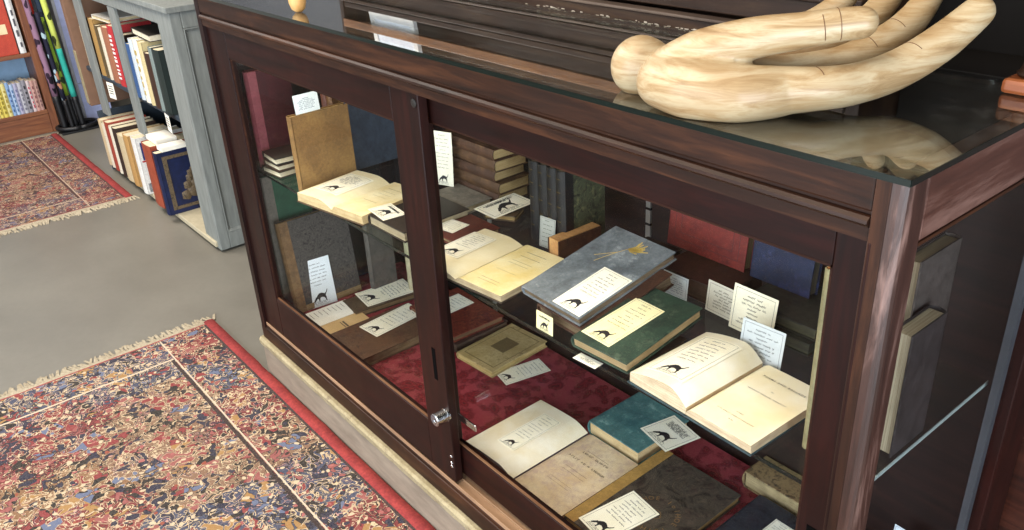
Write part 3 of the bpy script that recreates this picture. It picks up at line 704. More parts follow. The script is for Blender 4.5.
# open book at the far left
PG1 = paper('efe3c0', 'e3d2a2'); PG2 = paper('f0e4be', 'e0cb94'); 
def open_with_card(label, gf, gb, wl, wr, z, TL, TR, cover, pl, pr, edge, title, cardl, ctl, ctr_, cbr, cz, tilt, **k):
    r = open_book(label, gf, gb, wl, wr, z, TL, TR, cover, pl, pr, edge, title, **k)
    if cardl: card_page(cardl, (r[0], o_prof[r[0].name]), ctl, ctr_, cbr, cz, lines=6)
    return r
open_with_card('thick open book with cream pages beside the tan suede book', (331, 205), (391, 181), .148, .125, S, .030, .026, LEA('4a3826', '5c4630'), PG1, PG2, pages('cdb88c', '9c8053'),
    [('-', .2, .001), ('-', .3, .0007), ('-', .38, .0007), ('-', .46, .0007), ('-', .62, .001)],
    'hound-stamped card on the left page of the thick open book beside the tan book', (352, 173), (373, 181), (335, 196), S + .029, .03, lsag=.12, drop=.4)
# dark book with card, half behind the middle stile
book('dark brown-backed book lying flat behind the middle door stile, white card on it', .16, .20, .028, (-1.31, .192, S), .02, LEA('241c17', '33281f'), pages('a99a7c', '7a6a4c'))
card_flat('white hound card on the dark book beside the middle door stile', (388, 202), (404, 213), (386, 222), S + .0288)
book('grey-brown worn book lying flat behind the dark book near the middle stile', .15, .09, .022, (-1.335, .343, S), 0, cloth('6c665c', '857d70', 40, .7), pages('b8ab8e', '877858'))
book('small reddish brown book under a cream card, left of the open book with yellowed pages', .12, .13, .014, (-1.17, .23, S), .0, LEA('4e261e', '6a3428', wear='2c1a14'), pages('a08a66', '70583a'))
card_flat('cream card on the small reddish brown book beside the middle stile', (434, 225), (451, 217), (467, 226), S + .0146, dog=False, lines=5)
card_up('tall white hound tag standing behind the door gap in front of the brown stack', (-1.425, .352, S + .0225), .064, .150, .35, .06, bend=.02, col=paper('d6d2bf', 'cac5ae'), lines=8, border=False)
# stack of five brown volumes
zz = S; rnd = random.Random(5)
for i, (hT, c1, c2) in enumerate([(.030, '3e2a1e', '523829'), (.031, '45301f', '5a4029'), (.029, '3a261b', '4f3526'), (.032, '4a3322', '604630'), (.030, '40291c', '563a28')]):
    nm = ['lowest', 'second', 'middle', 'fourth', 'topmost'][i]
    book(f'brown calf volume, {nm} of the five stacked behind the white hound tag', .105, .235, hT, (-1.365 + rnd.uniform(-.008, .008), .448 + rnd.uniform(-.004, .004), zz), PI / 2 + rnd.uniform(-.03, .03), LEA(c1, c2, wear='7a5c3c'), pages('c0a878', '8a7046'), 'flat', group='stacked brown volumes')
    zz += hT + .0004
# booklet with card
book('small thin dark booklet lying in front of the brown stack', .085, .07, .016, (-1.185, .37, S), .5, LEA('4b3d2c', '5e4e38'), pages('b39a6a', '84693c'), name='booklet')
card_flat('white hound card lying on the thin booklet in front of the brown stack', (484, 206), (524, 192), (525, 205), S + .022, tilt=.04)
# open book with yellowed pages
open_with_card('open book with yellowed title page on the shelf beside the middle stile', (455, 276), (523, 243), .128, .140, S, .020, .017, LEA('2d241d', '3c3026'), PG1, paper('f0e4b8', 'e2cb86'), pages('b4a283', '7d694a'),
    [('-', .14, .0014), ('-', .24, .001), ('-', .36, .0008), ('-', .42, .0008), ('-', .6, .0006), ('-', .82, .0009), ('-', .87, .0007)],
    'printed hound card on the left page of the yellowed open book', (479, 231.5), (497, 242), (452, 259), S + .020, .02, lsag=.12, drop=.4)
# four black volumes standing behind, the last with a marbled board
MARB = mottled('14160f', '3f4430', 26, '6a6a48')
for i in range(4):
    last = i == 3
    book(['black calf volume with gilt-lined spine, leftmost of four standing at the back', 'black calf volume, second from the left of four standing at the back', 'black calf volume, third from the left of four standing at the back', 'black calf volume with green marbled board, rightmost of four standing at the back'][i], .125, .198, .030, (-1.022 + .0312 * i, .395, S), 0, MARB if last else LEA('0c0c0d', '1a1a1b', wear='4a4536'), pages_up('6d6655', '3c382d'), 'spine_front', spine_mat=LEA('0b0b0c', '171718'), group='black volumes standing on the shelf',
         extras=lambda o, X, W, H, T: obj('gilt_lines', B(*[(-W / 2 - .24 * T, -W / 2 - .2 * T, y, y + .0016, T * .3, T * .7) for y in (-H * .3, -H * .12, H * .06, H * .24, H * .4)], mtx=X), plain('old_gilt', '6a5a34', .4, .5, .5), o))
card_up('small grey card leaning on the black volumes, behind the wedge-shaped gap', (-.965, .318, S), .048, .075, .1, .1, dog=False, lines=4, col=paper('a9aca4', '9a9d96'))
# small thick book on its side
book('small thick dark book with orange-tan page edges between the yellowed open book and the grey book', .050, .13, .034, (-.902, .335, S), -.02, LEA('3a2317', '4c3020'), pages_up('c08a4c', '9a6630', 0), 'spine_front', cat='book') if False else None
ob = thing('book', 'small thick book lying with orange-tan page edges upward, left of the grey book', 'book', (-.905, .352, S), -.03)
obj('page_block', B((-.0155, .0155, -.063, .063, .003, .052)), cloth('d0a066', 'b58450', 40, .7), ob); obj('cover', B((-.019, -.016, -.065, .065, 0, .051), (.016, .019, -.065, .065, 0, .051), (-.0159, .0159, -.065, .065, 0, .0028)), LEA('3a2317', '50321f'), ob, bevel=.0008)
# grey book on a brown book
book('dark flat book propping up the back of the large grey book', .10, .085, .040, (-.735, .425, S), .02, LEA('22160f', '35241a'), pages('4d4030', '352a1e'))
tilted('brown leather book lying underneath the large grey book', (541, 306), (594, 337), (668, 272), S + .029, S + .079, .0285, cover=LEA('3a241a', '4e3325', wear='241610'), edge=pages('77654d', '4d3e2c'))
GREYC = cloth('5c6266', '7f868a', 30, .5, .2, 'a0a5a4')
gb, GP0, GN = tilted('large worn grey cloth book with a gilt ornament lying on a brown book', (523, 287), (580, 320), (674, 251), S + .050, S + .104, .0195, cover=GREYC, edge=pages('7c6a54', '53442f'))
def ornament():
    bm = bmesh.new(); rr = random.Random(2)
    for k in range(16):
        a = rr.uniform(-.6, 1.2) ; L = rr.uniform(.026, .05)
        ribbon(bm, [(0, 0, 0), (L * .5 * math.cos(a), L * .5 * math.sin(a) * .8, 0), (L * math.cos(a + .3), L * .7 * math.sin(a + .3), 0)], .0032)
    ribbon(bm, [(-.03, -.07, 0), (-.015, -.03, 0), (0, 0, 0)], .0016); ribbon(bm, [(-.045, -.055, 0), (-.01, -.02, 0), (0, 0, 0)], .0016)
    return bm
g = obj('gilt_ornament', ornament(), plain('gilt', 'dcbb62', .5, .5, .05), gb)
g.location = Matrix.Rotation(math.asin(.054 / .27), 3, 'X') @ Vector((.0, .085, .0200)); g.rotation_euler = (math.asin(.054 / .27), 0, 0)
card_plane('cream hound card on the front corner of the large grey book', (603, 266), (630.5, 280), (581, 318), GP0, GN)
card_up('yellowish hound card standing upright below the front edge of the grey book', (-.687, .0665, S + .0), .048, .040, .0, .05, lines=2, border=False, col=paper('e2d9ac', 'd3c78f'))
# green book
book('worn brown book lying underneath the dark green book', .125, .15, .014, (-.528, .150, S), .03, LEA('33241a', '47352a'), pages('6d5a44', '4a3a2a'))
book('small dark book propping up the back of the dark green book', .11, .05, .036, (-.555, .262, S), .03, LEA('241a14', '3a2a20'), pages('6d5a44', '4a3a2a'))
card_flat('white card edge sticking out under the front of the dark green book', (578, 352), (600, 363), (598, 370), S + .0004, dog=False, lines=1, border=False)
gg, QP, QN = tilted('dark green cloth book lying flat between the grey book and the white open book', (573, 337), (628, 365), (701, 307), S + .0385, S + .062, .0235, cover=cloth('1f3026', '2f4536', 40, .6, .25, '4c5a48'), edge=pages('a68e68', '75603f'))
card_plane('yellow hound card on the dark green book', (635.5, 297), (663.5, 311), (610, 348), QP, QN, col=paper('f3ebc0', 'ebdfa4'))
# big white open book
open_with_card('large open book with white pages and a printed title on the front of the shelf', (686, 407), (763, 362), .128, .130, S, .040, .018, LEA('22343a', '2f464c'), paper('efe9d8', 'e8dcb8'), paper('f2ead2', 'ecdcb2'), pages('d2bfa0', '937a5c'),
    [('POEMS AND BALLADS', .17, .0066), ('#2', .32, .0032), ('#8 7 9', .40, .0036), ('#6', .74, .003), ('#4 6 7 10', .80, .003), ('#4', .86, .003)],
    'white hound card on the left page of the large white open book', (702, 333), (743, 348), (686, 384), S + .036, .10, lsag=.5, drop=.32)
# cards, stack, red and blue books at the back right
DG = cloth('23231d', '34342b', 40, .7)
book('dark greenish book, lower of two lying behind the white cards', .17, .16, .027, (-.375, .43, S), .0, DG, pages('4b4a3c', '30302a'), group='dark books behind the white cards')
book('dark greenish book, upper of two lying behind the white cards', .165, .15, .025, (-.372, .436, S + .0275), .02, cloth('2a2820', '3a382e', 40, .7), pages('55523f', '38362b'), group='dark books behind the white cards')
book('dark brown book lying flat below the red book at the back', .175, .13, .045, (-.582, .436, S), .0, LEA('2a1710', '3b231a'), pages('4a3727', '2c2018'))
PANELS = lambda o, X, W, H, T: obj('tooled_panel', B(*[b for q in (.018, .034) for b in ((-W / 2 + q, W / 2 - q, H / 2 - q - .0015, H / 2 - q, T - .0001, T + .0003), (-W / 2 + q, W / 2 - q, -H / 2 + q, -H / 2 + q + .0015, T - .0001, T + .0003), (-W / 2 + q, -W / 2 + q + .0015, -H / 2 + q + .0016, H / 2 - q - .0016, T - .0001, T + .0003), (W / 2 - q - .0015, W / 2 - q, -H / 2 + q + .0016, H / 2 - q - .0016, T - .0001, T + .0003))], mtx=X), plain('blind_tooling', '4a1512', .6), o)
book('red cloth book with a tooled border standing upright at the back', .205, .215, .028, (-.622, .475, S + .0455), 0, cloth('5c1a15', '74261d', 40, .6, .3, '43120f'), pages_up('8a7a5a', '5c4e36', 1), 'cover_front', (-.10, 0, 0), extras=PANELS)
book('dark blue cloth book standing upright to the right of the red book', .135, .215, .03, (-.428, .462, S + .053), 0, cloth('10162e', '1a2342', 40, .6, .25, '2a3358'), pages_up('5a5648', '38352c', 1), 'cover_front', (-.08, 0, 0))
CP = paper('e9e3cc', 'ddd4b6')
card_up('bluish written card standing between the grey book and the green book', (-.607, .352, S), .066, .050, .0, .08, dog=False, lines=5, ink=PENBLUE, col=paper('cfd6d8', 'c0c8c8'))
card_up('grey written card leaning behind the tall cream card', (-.487, .354, S), .085, .066, -.05, .1, dog=False, lines=5, col=paper('cdc8b8', 'bdb7a4'))
card_up('tall cream written card, middle of the three behind the white open book', (-.408, .336, S), .098, .092, -.02, .12, dog=False, lines=6, col=CP)
card_up('bluish grey written card nearest the white open book, right of the tall cream card', (-.338, .268, S), .086, .078, .05, .12, dog=False, lines=5, col=paper('c6cbcc', 'b7bdbe'))
# books standing at the right end
book('cream-spined book with orange-brown board standing at the right end of the shelf', .19, .31, .012, (-.150, .225, S), .0, cloth('7a4a26', '93602f', 40, .6), pages_up('8f7a54', '6b5838'), 'spine_front', spine_mat=cloth('8a8260', '756c4a', 30, .7))
book('dark book with pale page edges standing nearest the side glass at the right end', .10, .215, .030, (-.066, .250, S), .0, LEA('231f1e', '353030'), pages_up('9c927c', '6e6048', 0), 'fore_front', (0, 0, 0))
book('tall grey-brown book standing behind the pale-edged book by the side glass', .12, .295, .028, (-.1, .325, S), .0, LEA('3a3430', '4c4541'), pages_up('847a66', '5a5040', 0), 'fore_front')
book('shorter pale-edged book standing at the right end nearest the side glass', .13, .20, .012, (-.0535 - .0, .225, S), 0, LEA('5d5148', '6e6258'), pages_up('e0d5b8', 'b09c76'), 'spine_front') if False else None
# left end, behind the left door
book('tall dark red book with a pinkish spine standing at the shelf\'s left end', .13, .29, .03, (-2.012, .15, S + .0), 0, cloth('3a1016', '4c1a20', 40, .6), pages_up('c9797a', 'a85c60'), 'spine_front', spine_mat=cloth('84444a', '955058', 30, .6))
for i, (w, h, tt, c1) in enumerate([(.10, .16, .02, '3b3226'), (.095, .15, .018, '4a2f22'), (.10, .155, .02, '2c2723')]):
    book(['pale-edged thin book, lowest of the small stack beside the red book', 'pale-edged thin book, middle of the small stack beside the red book', 'pale-edged thin book, topmost of the small stack beside the red book'][i], w, h, tt, (-1.925 + .004 * i, .15, S + .0003 + i * .0205), .1 - .08 * i, LEA(c1, c1), pages('e3d8bc', 'b29e74'), 'flat', group='small stack at the left end')
book('reddish brown spined book behind the tan suede book, left of the gilt-lined one', .11, .23, .034, (-1.87, .305, S), 0, LEA('4f2a1c', '683a28'), pages_up(), 'spine_front')
book('brown gilt-lined book standing behind the tan suede book', .11, .225, .034, (-1.834, .305, S), 0, LEA('5a3a22', '74502e', wear='9a7a44'), pages_up(), 'spine_front')
book('slate blue book standing upright behind the thick open book', .19, .245, .02, (-1.775, .36, S), 0, cloth('2c3542', '3a4452', 40, .6), pages_up(), 'spine_front')
# dark figurine
fg = thing('figurine', 'small dark bronze figurine standing on the shelf behind the left door', 'figurine', (-1.985, .29, S))
bm = bmesh.new(); lathe(bm, [(0, 0), (.03, 0), (.03, .012), (.022, .018), (.016, .05), (.02, .09), (.026, .12), (.018, .15), (.012, .165), (.012, .175), (.019, .19), (.02, .205), (.014, .22), (0, .225)], 18)
obj('body', bm, plain('dark_bronze', '2a2018', .35, .5, .6), fg, smooth=True)

# ================================================================== BOOKS ON THE CASE FLOOR
Z = .2498
book('large black mottled book with tan edges leaning at the case\'s left end', .235, .31, .028, (-1.962, .205, Z), 0, mottled('262320', '4c4742', 60, '5e5850'), pages_up('a5875c', '7c6038'), 'spine_front', (0, -.12, 0), spine_mat=LEA('6e5234', '8a6a46'), extras=lambda o, X, W, H, T: obj('tan_edge', B((-W / 2 + .03, W / 2, -H / 2, -H / 2 + .02, T - .0001, T + .0006), mtx=X), LEA('7d6644', '9a8058'), o))
book('tall green and taupe folder leaning behind the black mottled book', .15, .45, .012, (-2.046, .16, Z), 0, cloth('1f4a34', '2b5c42', 30, .7), pages_up(), 'spine_front', (0, -.0, 0), spine_mat=cloth('6b6358', '7a7266', 30, .7), name='folder', cat='folder')
book('grey lettered book standing beside the black mottled book on the case floor', .09, .26, .03, (-1.90, .385, Z), 0, cloth('4c4740', '5c564e', 40, .7), pages_up(), 'spine_front')
book('cream-paged book standing in the middle back of the left compartment', .12, .24, .035, (-1.80, .49, Z), 0, cloth('a59a78', 'b9ae8c', 30, .7), pages_up('d6cba8', 'b0a27a'), 'spine_front')
card_up('white hound card leaning on the black mottled book at the left end', (-1.945, .172, Z + .0), .105, .165, PI / 2 - .1, .13, lines=5, border=False, col=paper('e8edef', 'dde3e4'))
# small open pamphlet
o, H, T = open_book('small open pamphlet with one white and one tan page on the case floor', (317, 326), (359, 310), .094, .098, Z, .014, .012, LEA('6a563a', '7c6646'), paper('f0efe8', 'e6e3d8'), paper('d6b888', 'c7a672'), pages('c7b58c', '957c50'), [('-', .5, .006), ('-', .56, .003)], lsag=.1, drop=.3)
bm = bmesh.new(); rr = random.Random(9)
for i in range(9):
    y = -H * .42 + H * .84 * i / 8; f = rr.uniform(.5, .8)
    ribbon(bm, [(-.08, y, .0148 - .0012), (-.08 + .06 * f, y, .0148)], .0016)
obj('page_print', bm, PRINT, [c for c in o.children if c.name.startswith('left_pages')][0])
# thin book with lone long card
book('thin brown book under a long white card at the back of the left compartment', .105, .24, .02, (-1.83, .335, Z), -.12, LEA('4a3c2c', '5e4d3a'), pages('a8946c', '776243'))
card_flat('long white hound card on the thin brown book in the left compartment', (395, 275), (409, 287), (376, 311), Z + .0206)
# big brown leather folio, red marbled volume behind
FOL = cloth('4b3324', '64462f', 25, .6, .4, '2f2018')
flatbook('big worn brown leather folio lying at the front of the left compartment', (333, 338), (366, 364), (436, 322), Z + .032, .0315, cover=FOL, edge=pages('8a7454', '5e4c34'))
card_flat('long cream hound card on the big brown leather folio', (408, 303), (426, 312), (377, 337), Z + .0326)
book('dark brown leather book lying under the red marbled book behind the middle stile', .27, .20, .028, (-1.535, .425, Z), .0, LEA('33221a', '45302a'), pages('5c4a38', '40322a'))
book('red marbled book with a gilt-lined spine lying behind the middle stile', .25, .185, .02, (-1.535, .425, Z + .0285), -.03, mottled('4a1a14', '6e2e20', 40, '8a5030'), pages('7a5a40', '543c2a'))
card_flat('white written card on the red marbled book, cut by the middle stile', (457, 293), (473, 302), (447, 316), Z + .0493, dog=False, lines=5)
# yellow book and card
flatbook('small worn yellow printed book lying on the red cloth', (455, 351), (490, 371), (549, 342), Z + .021, .0205, cover=cloth('a8905c', 'c2ab78', 22, .6, .3, '77643c'), edge=pages('c9b27a', '9a8048'),
    extras=lambda o, X, W, H, T: obj('printed_border', B((-W * .4, W * .4, -H * .42, -H * .41, T, T + .0003), (-W * .4, W * .4, H * .41, H * .42, T, T + .0003), (-W * .41, -W * .4, -H * .42, H * .42, T, T + .0003), (W * .4, W * .41, -H * .42, H * .42, T, T + .0003), (-W * .18, W * .18, -H * .1, H * .2, T, T + .0003)), plain('brown_print', '6b5a36', .7), o))
card_flat('white hound card on the red cloth in front of the yellow book', (537, 357), (549, 369), (508, 387), Z + .0005)
# lower open book
FOX = paper('d8c6a6', 'c4a984', 'ae968a')
o, H, T = open_book('open book with stained title page at the front of the right compartment', (512, 478), (588, 432), .178, .170, Z, .028, .015, mottled('171513', '3c3830', 50), paper('f4ecd8', 'e6d6b0'), FOX, pages('6d6064', '4b4146'), [('', .15, .0085), ('-', .21, .0008), ('#5 6', .25, .0084), ('#5 2 1 6', .37, .0084), ('-', .5, .0008), ('-', .55, .0008), ('-', .7, .0006), ('-', .74, .0006)][1:], lsag=.3, drop=.3)
card_page('printed hound card pasted on the left page of the stained open book', (o, o_prof[o.name]), (545, 413.5), (562, 424), (513, 451), Z + .027, lines=8)
# teal book
flatbook('teal cloth book lying flat right of the stained open book', (588, 420), (637, 452), (690, 421), Z + .042, .0415, cover=cloth('3a6468', '548280', 30, .55, .3, '86a8a2'), edge=pages('d0b98c', 'a0845a'))
card_flat('white hound card lying on the right corner of the teal book', (672, 413.5), (698, 436), (668, 454), Z + .0426)
# dark marbled folio with stamped ring
def ring(o, X, W, H, T):
    bm = bmesh.new()
    for i, ch in enumerate('xxxxx xxxxxx xxxxxxx'):
        if ch == ' ': continue
        a = PI * 1.05 - i * .29; text_bm(bm, 'oIHOENI'[i % 7], .017, 0, 0, T + .0004, mtx=Matrix.Translation((.02 + .05 * math.cos(a), -.02 + .05 * math.sin(a), 0)) @ Matrix.Rotation(a - PI / 2, 4, 'Z'))
    for k in range(9):
        a = k * .7; ribbon(bm, [(.02 + .014 * math.cos(a + q) * (1 + .2 * k / 9), -.02 + .014 * math.sin(a + q), T + .0004) for q in (0, .5, 1)], .0014)
    obj('stamped_ring', bm, plain('dull_gilt', '8a6e44', .45, .5, .4), o)
book('dark marbled folio with a tan spine and a stamped gilt ring at the front right', .225, .33, .0215, (-.562, .258, Z), .015, mottled('241f1b', '4a4239', 16, '5a5044', .45), pages('9b7d4c', '6e552f'), 'flat', spine_mat=cloth('96743c', 'b08a4a', 20, .6), extras=ring)
card_flat('white hound card lying on the dark marbled folio with the tan spine', (632, 489.5), (658, 513), (605, 545), Z + .0222)
book('dark blue-black marbled folio lying at the right end of the case floor', .27, .37, .020, (-.290, .275, Z), .01, mottled('15161a', '2e3038', 16, '3c3d42', .4), pages('4a4238', '2e2924'), 'flat')
card_flat('white card on the blue-black folio at the lower right corner of the door glass', (776, 519), (795, 531), (770, 552), Z + .0207)
book('brown-and-cream marbled volume lying at the back right of the case floor', .16, .08, .045, (-.40, .512, Z), 0, mottled('4a3a28', '8a7350', 40, '221a14'), pages('9a8a66', '5e5138'), 'flat')
book('gilt-dotted black volume standing at the back right beside the marbled one', .10, .17, .03, (-.245, .535, Z), 0, mottled('1c1a17', '5e5038', 50), pages_up('6e6048', '463c2c'), 'spine_front') if False else None
card_up('narrow bluish card standing at the right end of the case floor', (-.125, .50, Z + .0), .045, .10, -.05, .05, dog=False, lines=4, col=paper('c9d4de', 'b9c6d2'))

# ================================================================== GREY BOOKSHELF AT THE LEFT
GP = NT('grey_shelf_paint'); v = GP.coord((20, 20, 3)); n = GP.noise(v, 3, 6, .6); GP = GP.fin(GP.ramp(n.outputs[0], [(.3, '6c706d'), (.7, '828682')]), .5, .4)
SLATE = plain('slate_shelf_paint', '2a3641', .6)
BX, BY = -3.135, .26
bs = thing('grey_bookshelf', 'low grey painted bookshelf of crowded books at the left beyond the display case', 'bookshelf', (-3.93, .48, 0)); BO = Vector((3.93, -.48, 0))
def bp(name, boxes, mat, bevel=.003):
    bm = B(*boxes)
    for v in bm.verts: v.co += BO
    return obj(name, bm, mat, bs, bevel=bevel)
bp('end_panel', [(BX - .03, BX - .012, BY + .0005, .70, .012, 1.05)], GP)
bp('end_stile', [(BX - .0118, BX, BY, .305, .012, 1.05)], GP); bp('end_stile', [(BX - .0118, BX, .655, .70, .012, 1.05)], GP)
bp('end_rail', [(BX - .0118, BX, .3055, .6545, .012, .085)], GP); bp('end_rail', [(BX - .0118, BX, .3055, .6545, .985, 1.05)], GP)
bm = bmesh.new()
q0, q1, z0, z1 = .3055, .6545, .0855, .9845; w_ = .014
prof = [(0, -.0118), (0, -.001), (.004, .0), (.008, -.004), (w_, -.0095), (w_, -.0118)]
rings = []
for (yy, zz, sy, sz) in ((q0, z0, 1, 1), (q1, z0, -1, 1), (q1, z1, -1, -1), (q0, z1, 1, -1), (q0, z0, 1, 1)):
    rings.append([Vector((BX + d, yy + sy * o_, zz + sz * o_)) + BO for o_, d in prof])
loft(bm, rings, cap=False); obj('panel_moulding', bm, GP, bs)
bp('shelf_top', [(-4.91, BX + .012, BY - .012, .70, 1.051, 1.075)], GP)
bp('face_stile', [(-3.30, BX - .0125, BY, BY + .02, .012, 1.05)], GP)
bp('face_stile', [(-4.02, -3.92, BY + .004, BY + .022, .372, .99)], GP)
bp('face_stile', [(-4.655, -4.545, BY + .004, BY + .022, .345, .99)], GP)
bp('top_rail', [(-4.844, -3.301, BY + .001, BY + .02, .992, 1.05)], GP)
bp('shelf_board', [(-4.844, -3.17, BY + .024, .685, .55, .573)], SLATE); bp('shelf_board', [(-4.70, -3.17, BY - .01, .685, .02, .045)], plain('cream_base_board', 'b5ab90', .6))
bp('back_panel', [(-4.70, -3.17, .686, .70, .012, .345), (-4.844, -3.17, .686, .70, .3455, 1.05)], SLATE)
bp('side_panel', [(-4.72, -4.702, BY - .012, .70, 0, .345)], SLATE)
bp('side_board', [(-4.90, -4.845, BY - .005, .70, .346, 1.05)], plain('brown_side_board', '7a5a44', .6)); bp('worn_edge', [(-4.898, -4.847, BY - .010, BY - .0055, .36, .66)], CREAM)
bp('under_board', [(-4.90, -4.7015, BY + .03, .70, .3455, .3458)], SLATE) if False else None
def spine_strokes(col, n=9, w=.6, seed=1):
    def ex(o, X, W, H, T):
        rr = random.Random(seed); bs_ = []
        for i in range(n):
            y = -H * .38 + H * .76 * i / n; a = T * (.5 - w / 2); b = T * (.5 + w / 2)
            bs_.append((-W / 2 - min(.22 * T, .007) - .0006, -W / 2 - min(.2 * T, .005), y, y + H * .76 / n * rr.uniform(.35, .7), a + rr.random() * T * .1, b - rr.random() * T * .1))
        bm = B(*bs_, mtx=X); obj('spine_lettering', bm, plain('lettering_' + col, col, .6), o)
    return ex
def shelf_row(items, z, y0, depth, grp, where):
    for i, (x0, x1, top, c1, desc, extra) in enumerate(items):
        d = depth * (1 - .12 * ((i * 7) % 5) / 5)
        book(desc + where, d, top - z, (x1 - x0) * .96, ((x0 + x1) / 2, y0 + d / 2, z), 0, cloth(c1, c1, 30, .6, .2), pages_up('d9cfb4', 'b3a27c'), 'spine_front', group=grp, extras=extra)
shelf_row([(-4.78, -4.70, .80, 'd9cdb0', 'slim cream book at the left end', None), (-4.62, -4.56, .86, '3a241a', 'dark brown book', None), (-4.555, -4.47, .87, 'a8834a', 'golden tan book', None), (-4.465, -4.40, .845, '5a4a2e', 'olive brown book', None),
           (-4.395, -4.345, .84, 'd5cbb5', 'slim cream book between brown and terracotta ones', None), (-4.34, -4.23, .855, 'a0664a', 'terracotta book', None), (-4.225, -4.13, .875, 'b52f33', 'red book with white spine lettering', spine_strokes('efe6e2', 11, .5, 3)), (-4.12, -4.04, .84, '4a3a30', 'dark grey-brown book', None)],
          .5735, .29, .2, 'books on the upper left shelf', ' on the upper left of the grey bookshelf')
shelf_row([(-3.91, -3.855, .83, '33527e', 'blue book', None), (-3.85, -3.79, .86, 'c3ccd3', 'pale blue-white book', None), (-3.785, -3.715, .87, 'e4dfd0', 'white book', spine_strokes('b09a60', 6, .4, 5)), (-3.71, -3.655, .865, 'c9b98a', 'cream and gold book', None),
           (-3.65, -3.575, .825, '3b2418', 'dark brown book', None), (-3.57, -3.525, .86, '77827e', 'grey-green book', None), (-3.52, -3.43, .86, '1d2825', 'black-green book nearest the end panel', None)],
          .5735, .275, .21, 'books on the upper right shelf', ' on the upper right of the grey bookshelf')
def bi(o, X, W, H, T):
    R_ = X @ Matrix.Translation((0, 0, T + .0006)); u = -W / 2
    bm = bmesh.new(); text_bm(bm, 'BI', .125, u + .062, H * .24, 0, mtx=R_, bold=.003); obj('blue_lettering', bm, plain('blue_print', '1d2f6a', .6), o)
    bm = bmesh.new(); text_bm(bm, 'Bc', .062, u + .055, -H * .02, 0, mtx=R_, bold=.0008); text_bm(bm, 'So', .062, u + .055, -H * .18, 0, mtx=R_, bold=.0008); obj('black_lettering', bm, INK, o)
    obj('red_line', B((u + .01, u + .10, H * .07, H * .10, T, T + .0006), mtx=X), plain('red_print', 'a8363a', .6), o)
    obj('picture_patch', B((u + .012, u + .11, -H * .47, -H * .31, T, T + .0006), mtx=X), mottled('2a2c30', '8f9092', 60), o)
LZ = .0455
shelf_row([(-4.69, -4.63, .31, 'c9b38f', 'cream and orange book at the left end', None), (-4.625, -4.575, .30, 'd7cdb6', 'slim off-white book', None), (-4.57, -4.49, .325, '9c3f2f', 'brick red book', None), (-4.485, -4.435, .315, 'dcd3bf', 'white-spined book', None),
           (-4.43, -4.36, .32, '33241d', 'dark brown book', None), (-4.355, -4.245, .30, 'cbb994', 'cream paper-covered book', None), (-4.24, -4.15, .325, 'b98f56', 'tan book', None)],
          LZ, .235, .23, 'books on the lower shelf', ' on the lower shelf of the grey bookshelf')
book('white book with large blue BI lettering on the lower shelf of the grey bookshelf', .24, .30, .075, (-4.045, .352, LZ), 0, cloth('dcdad4', 'e8e6e0', 30, .5, .1), pages_up('d9cfb4', 'b3a27c'), 'spine_front', group='books on the lower shelf', extras=bi)
book('thin grey book between the white BI book and the rust red one', .16, .24, .03, (-3.91, .375, LZ), 0, cloth('8e8c86', '9d9a92', 30, .6), pages_up(), 'spine_front', group='books on the lower shelf')
book('thick rust red book with a white slip on top on the lower shelf', .25, .32, .13, (-3.81, .35, LZ), 0, cloth('8f3f28', 'a04a31', 30, .6), pages_up('d9cfb4', 'b3a27c'), 'spine_front', group='books on the lower shelf')
def relief(o, X, W, H, T):
    Q = X @ Matrix.Translation((0, 0, T))
    bz = mottled('352c20', '665640', 60)
    bm = B((-W * .42, W * .42, H * .38, H * .43, 0, .003), (-W * .42, W * .42, -H * .43, -H * .38, 0, .003), (-W * .42, -W * .34, -H * .3795, H * .3795, 0, .003), (W * .34, W * .42, -H * .3795, H * .3795, 0, .003), mtx=Q); obj('gilt_border', bm, bz, o)
    bm = bmesh.new()
    for (u, v_, r) in ((.02, .1, .030), (.0, .02, .04), (-.06, -.09, .045), (.08, -.08, .05), (.02, -.2, .06), (-.12, -.24, .05), (.14, -.22, .045), (.07, .16, .018)):
        bmesh.ops.create_icosphere(bm, subdivisions=2, radius=r, matrix=Q @ Matrix.Translation((W * u, H * v_, -r * .82)))
    obj('embossed_figure', bm, bz, o, smooth=True)
book('blue book with a bronze embossed figure on its cover, front right of the lower shelf', .26, .315, .055, (-3.66, .345, LZ), 0, cloth('0b1536', '121f48', 30, .5), pages_up('d9cfb4', 'b3a27c'), 'spine_front', group='books on the lower shelf', extras=relief)
book('white flat book lying on top of the upright books of the upper left shelf', .25, .16, .02, (-4.35, .38, .876), .05, cloth('cfcac0', 'd8d3c9', 30, .6), pages(), 'flat')
book('dark flat book lying across the upright books of the upper right shelf', .28, .16, .03, (-3.72, .38, .872), -.04, cloth('2b2520', '3a322b', 30, .6), pages('e2dac6', 'bfb295'), 'flat')
SL = paper('f2eee2', 'e6e0cf')
def slip(label, x, y, z, w, h, yaw=0):
    o = thing('paper_slip', label, 'slip', (x, y, z), yaw, 'paper slips of the grey bookshelf')
    obj('slip_paper', B((-w / 2, w / 2, -.001, .0, 0, h)), SL, o)
    bm = B(*[(-w * .35, w * .3, -.0016, -.0011, h * k, h * k + .004) for k in (.3, .45, .6, .75)]); obj('slip_print', bm, PENCIL, o)
slip('white paper slip hanging below the red-lettered book on the grey bookshelf', -4.33, .262, .485, .075, .085, .15)
slip('white paper slip hanging beside the end panel of the grey bookshelf', -3.45, .254, .50, .075, .08, -.1)
o = thing('paper_slip', 'white folded slip lying on top of the rust red book', 'slip', (-3.82, .31, .3665)); obj('slip_paper', B((-.075, .075, -.05, .05, 0, .022)), SL, o)
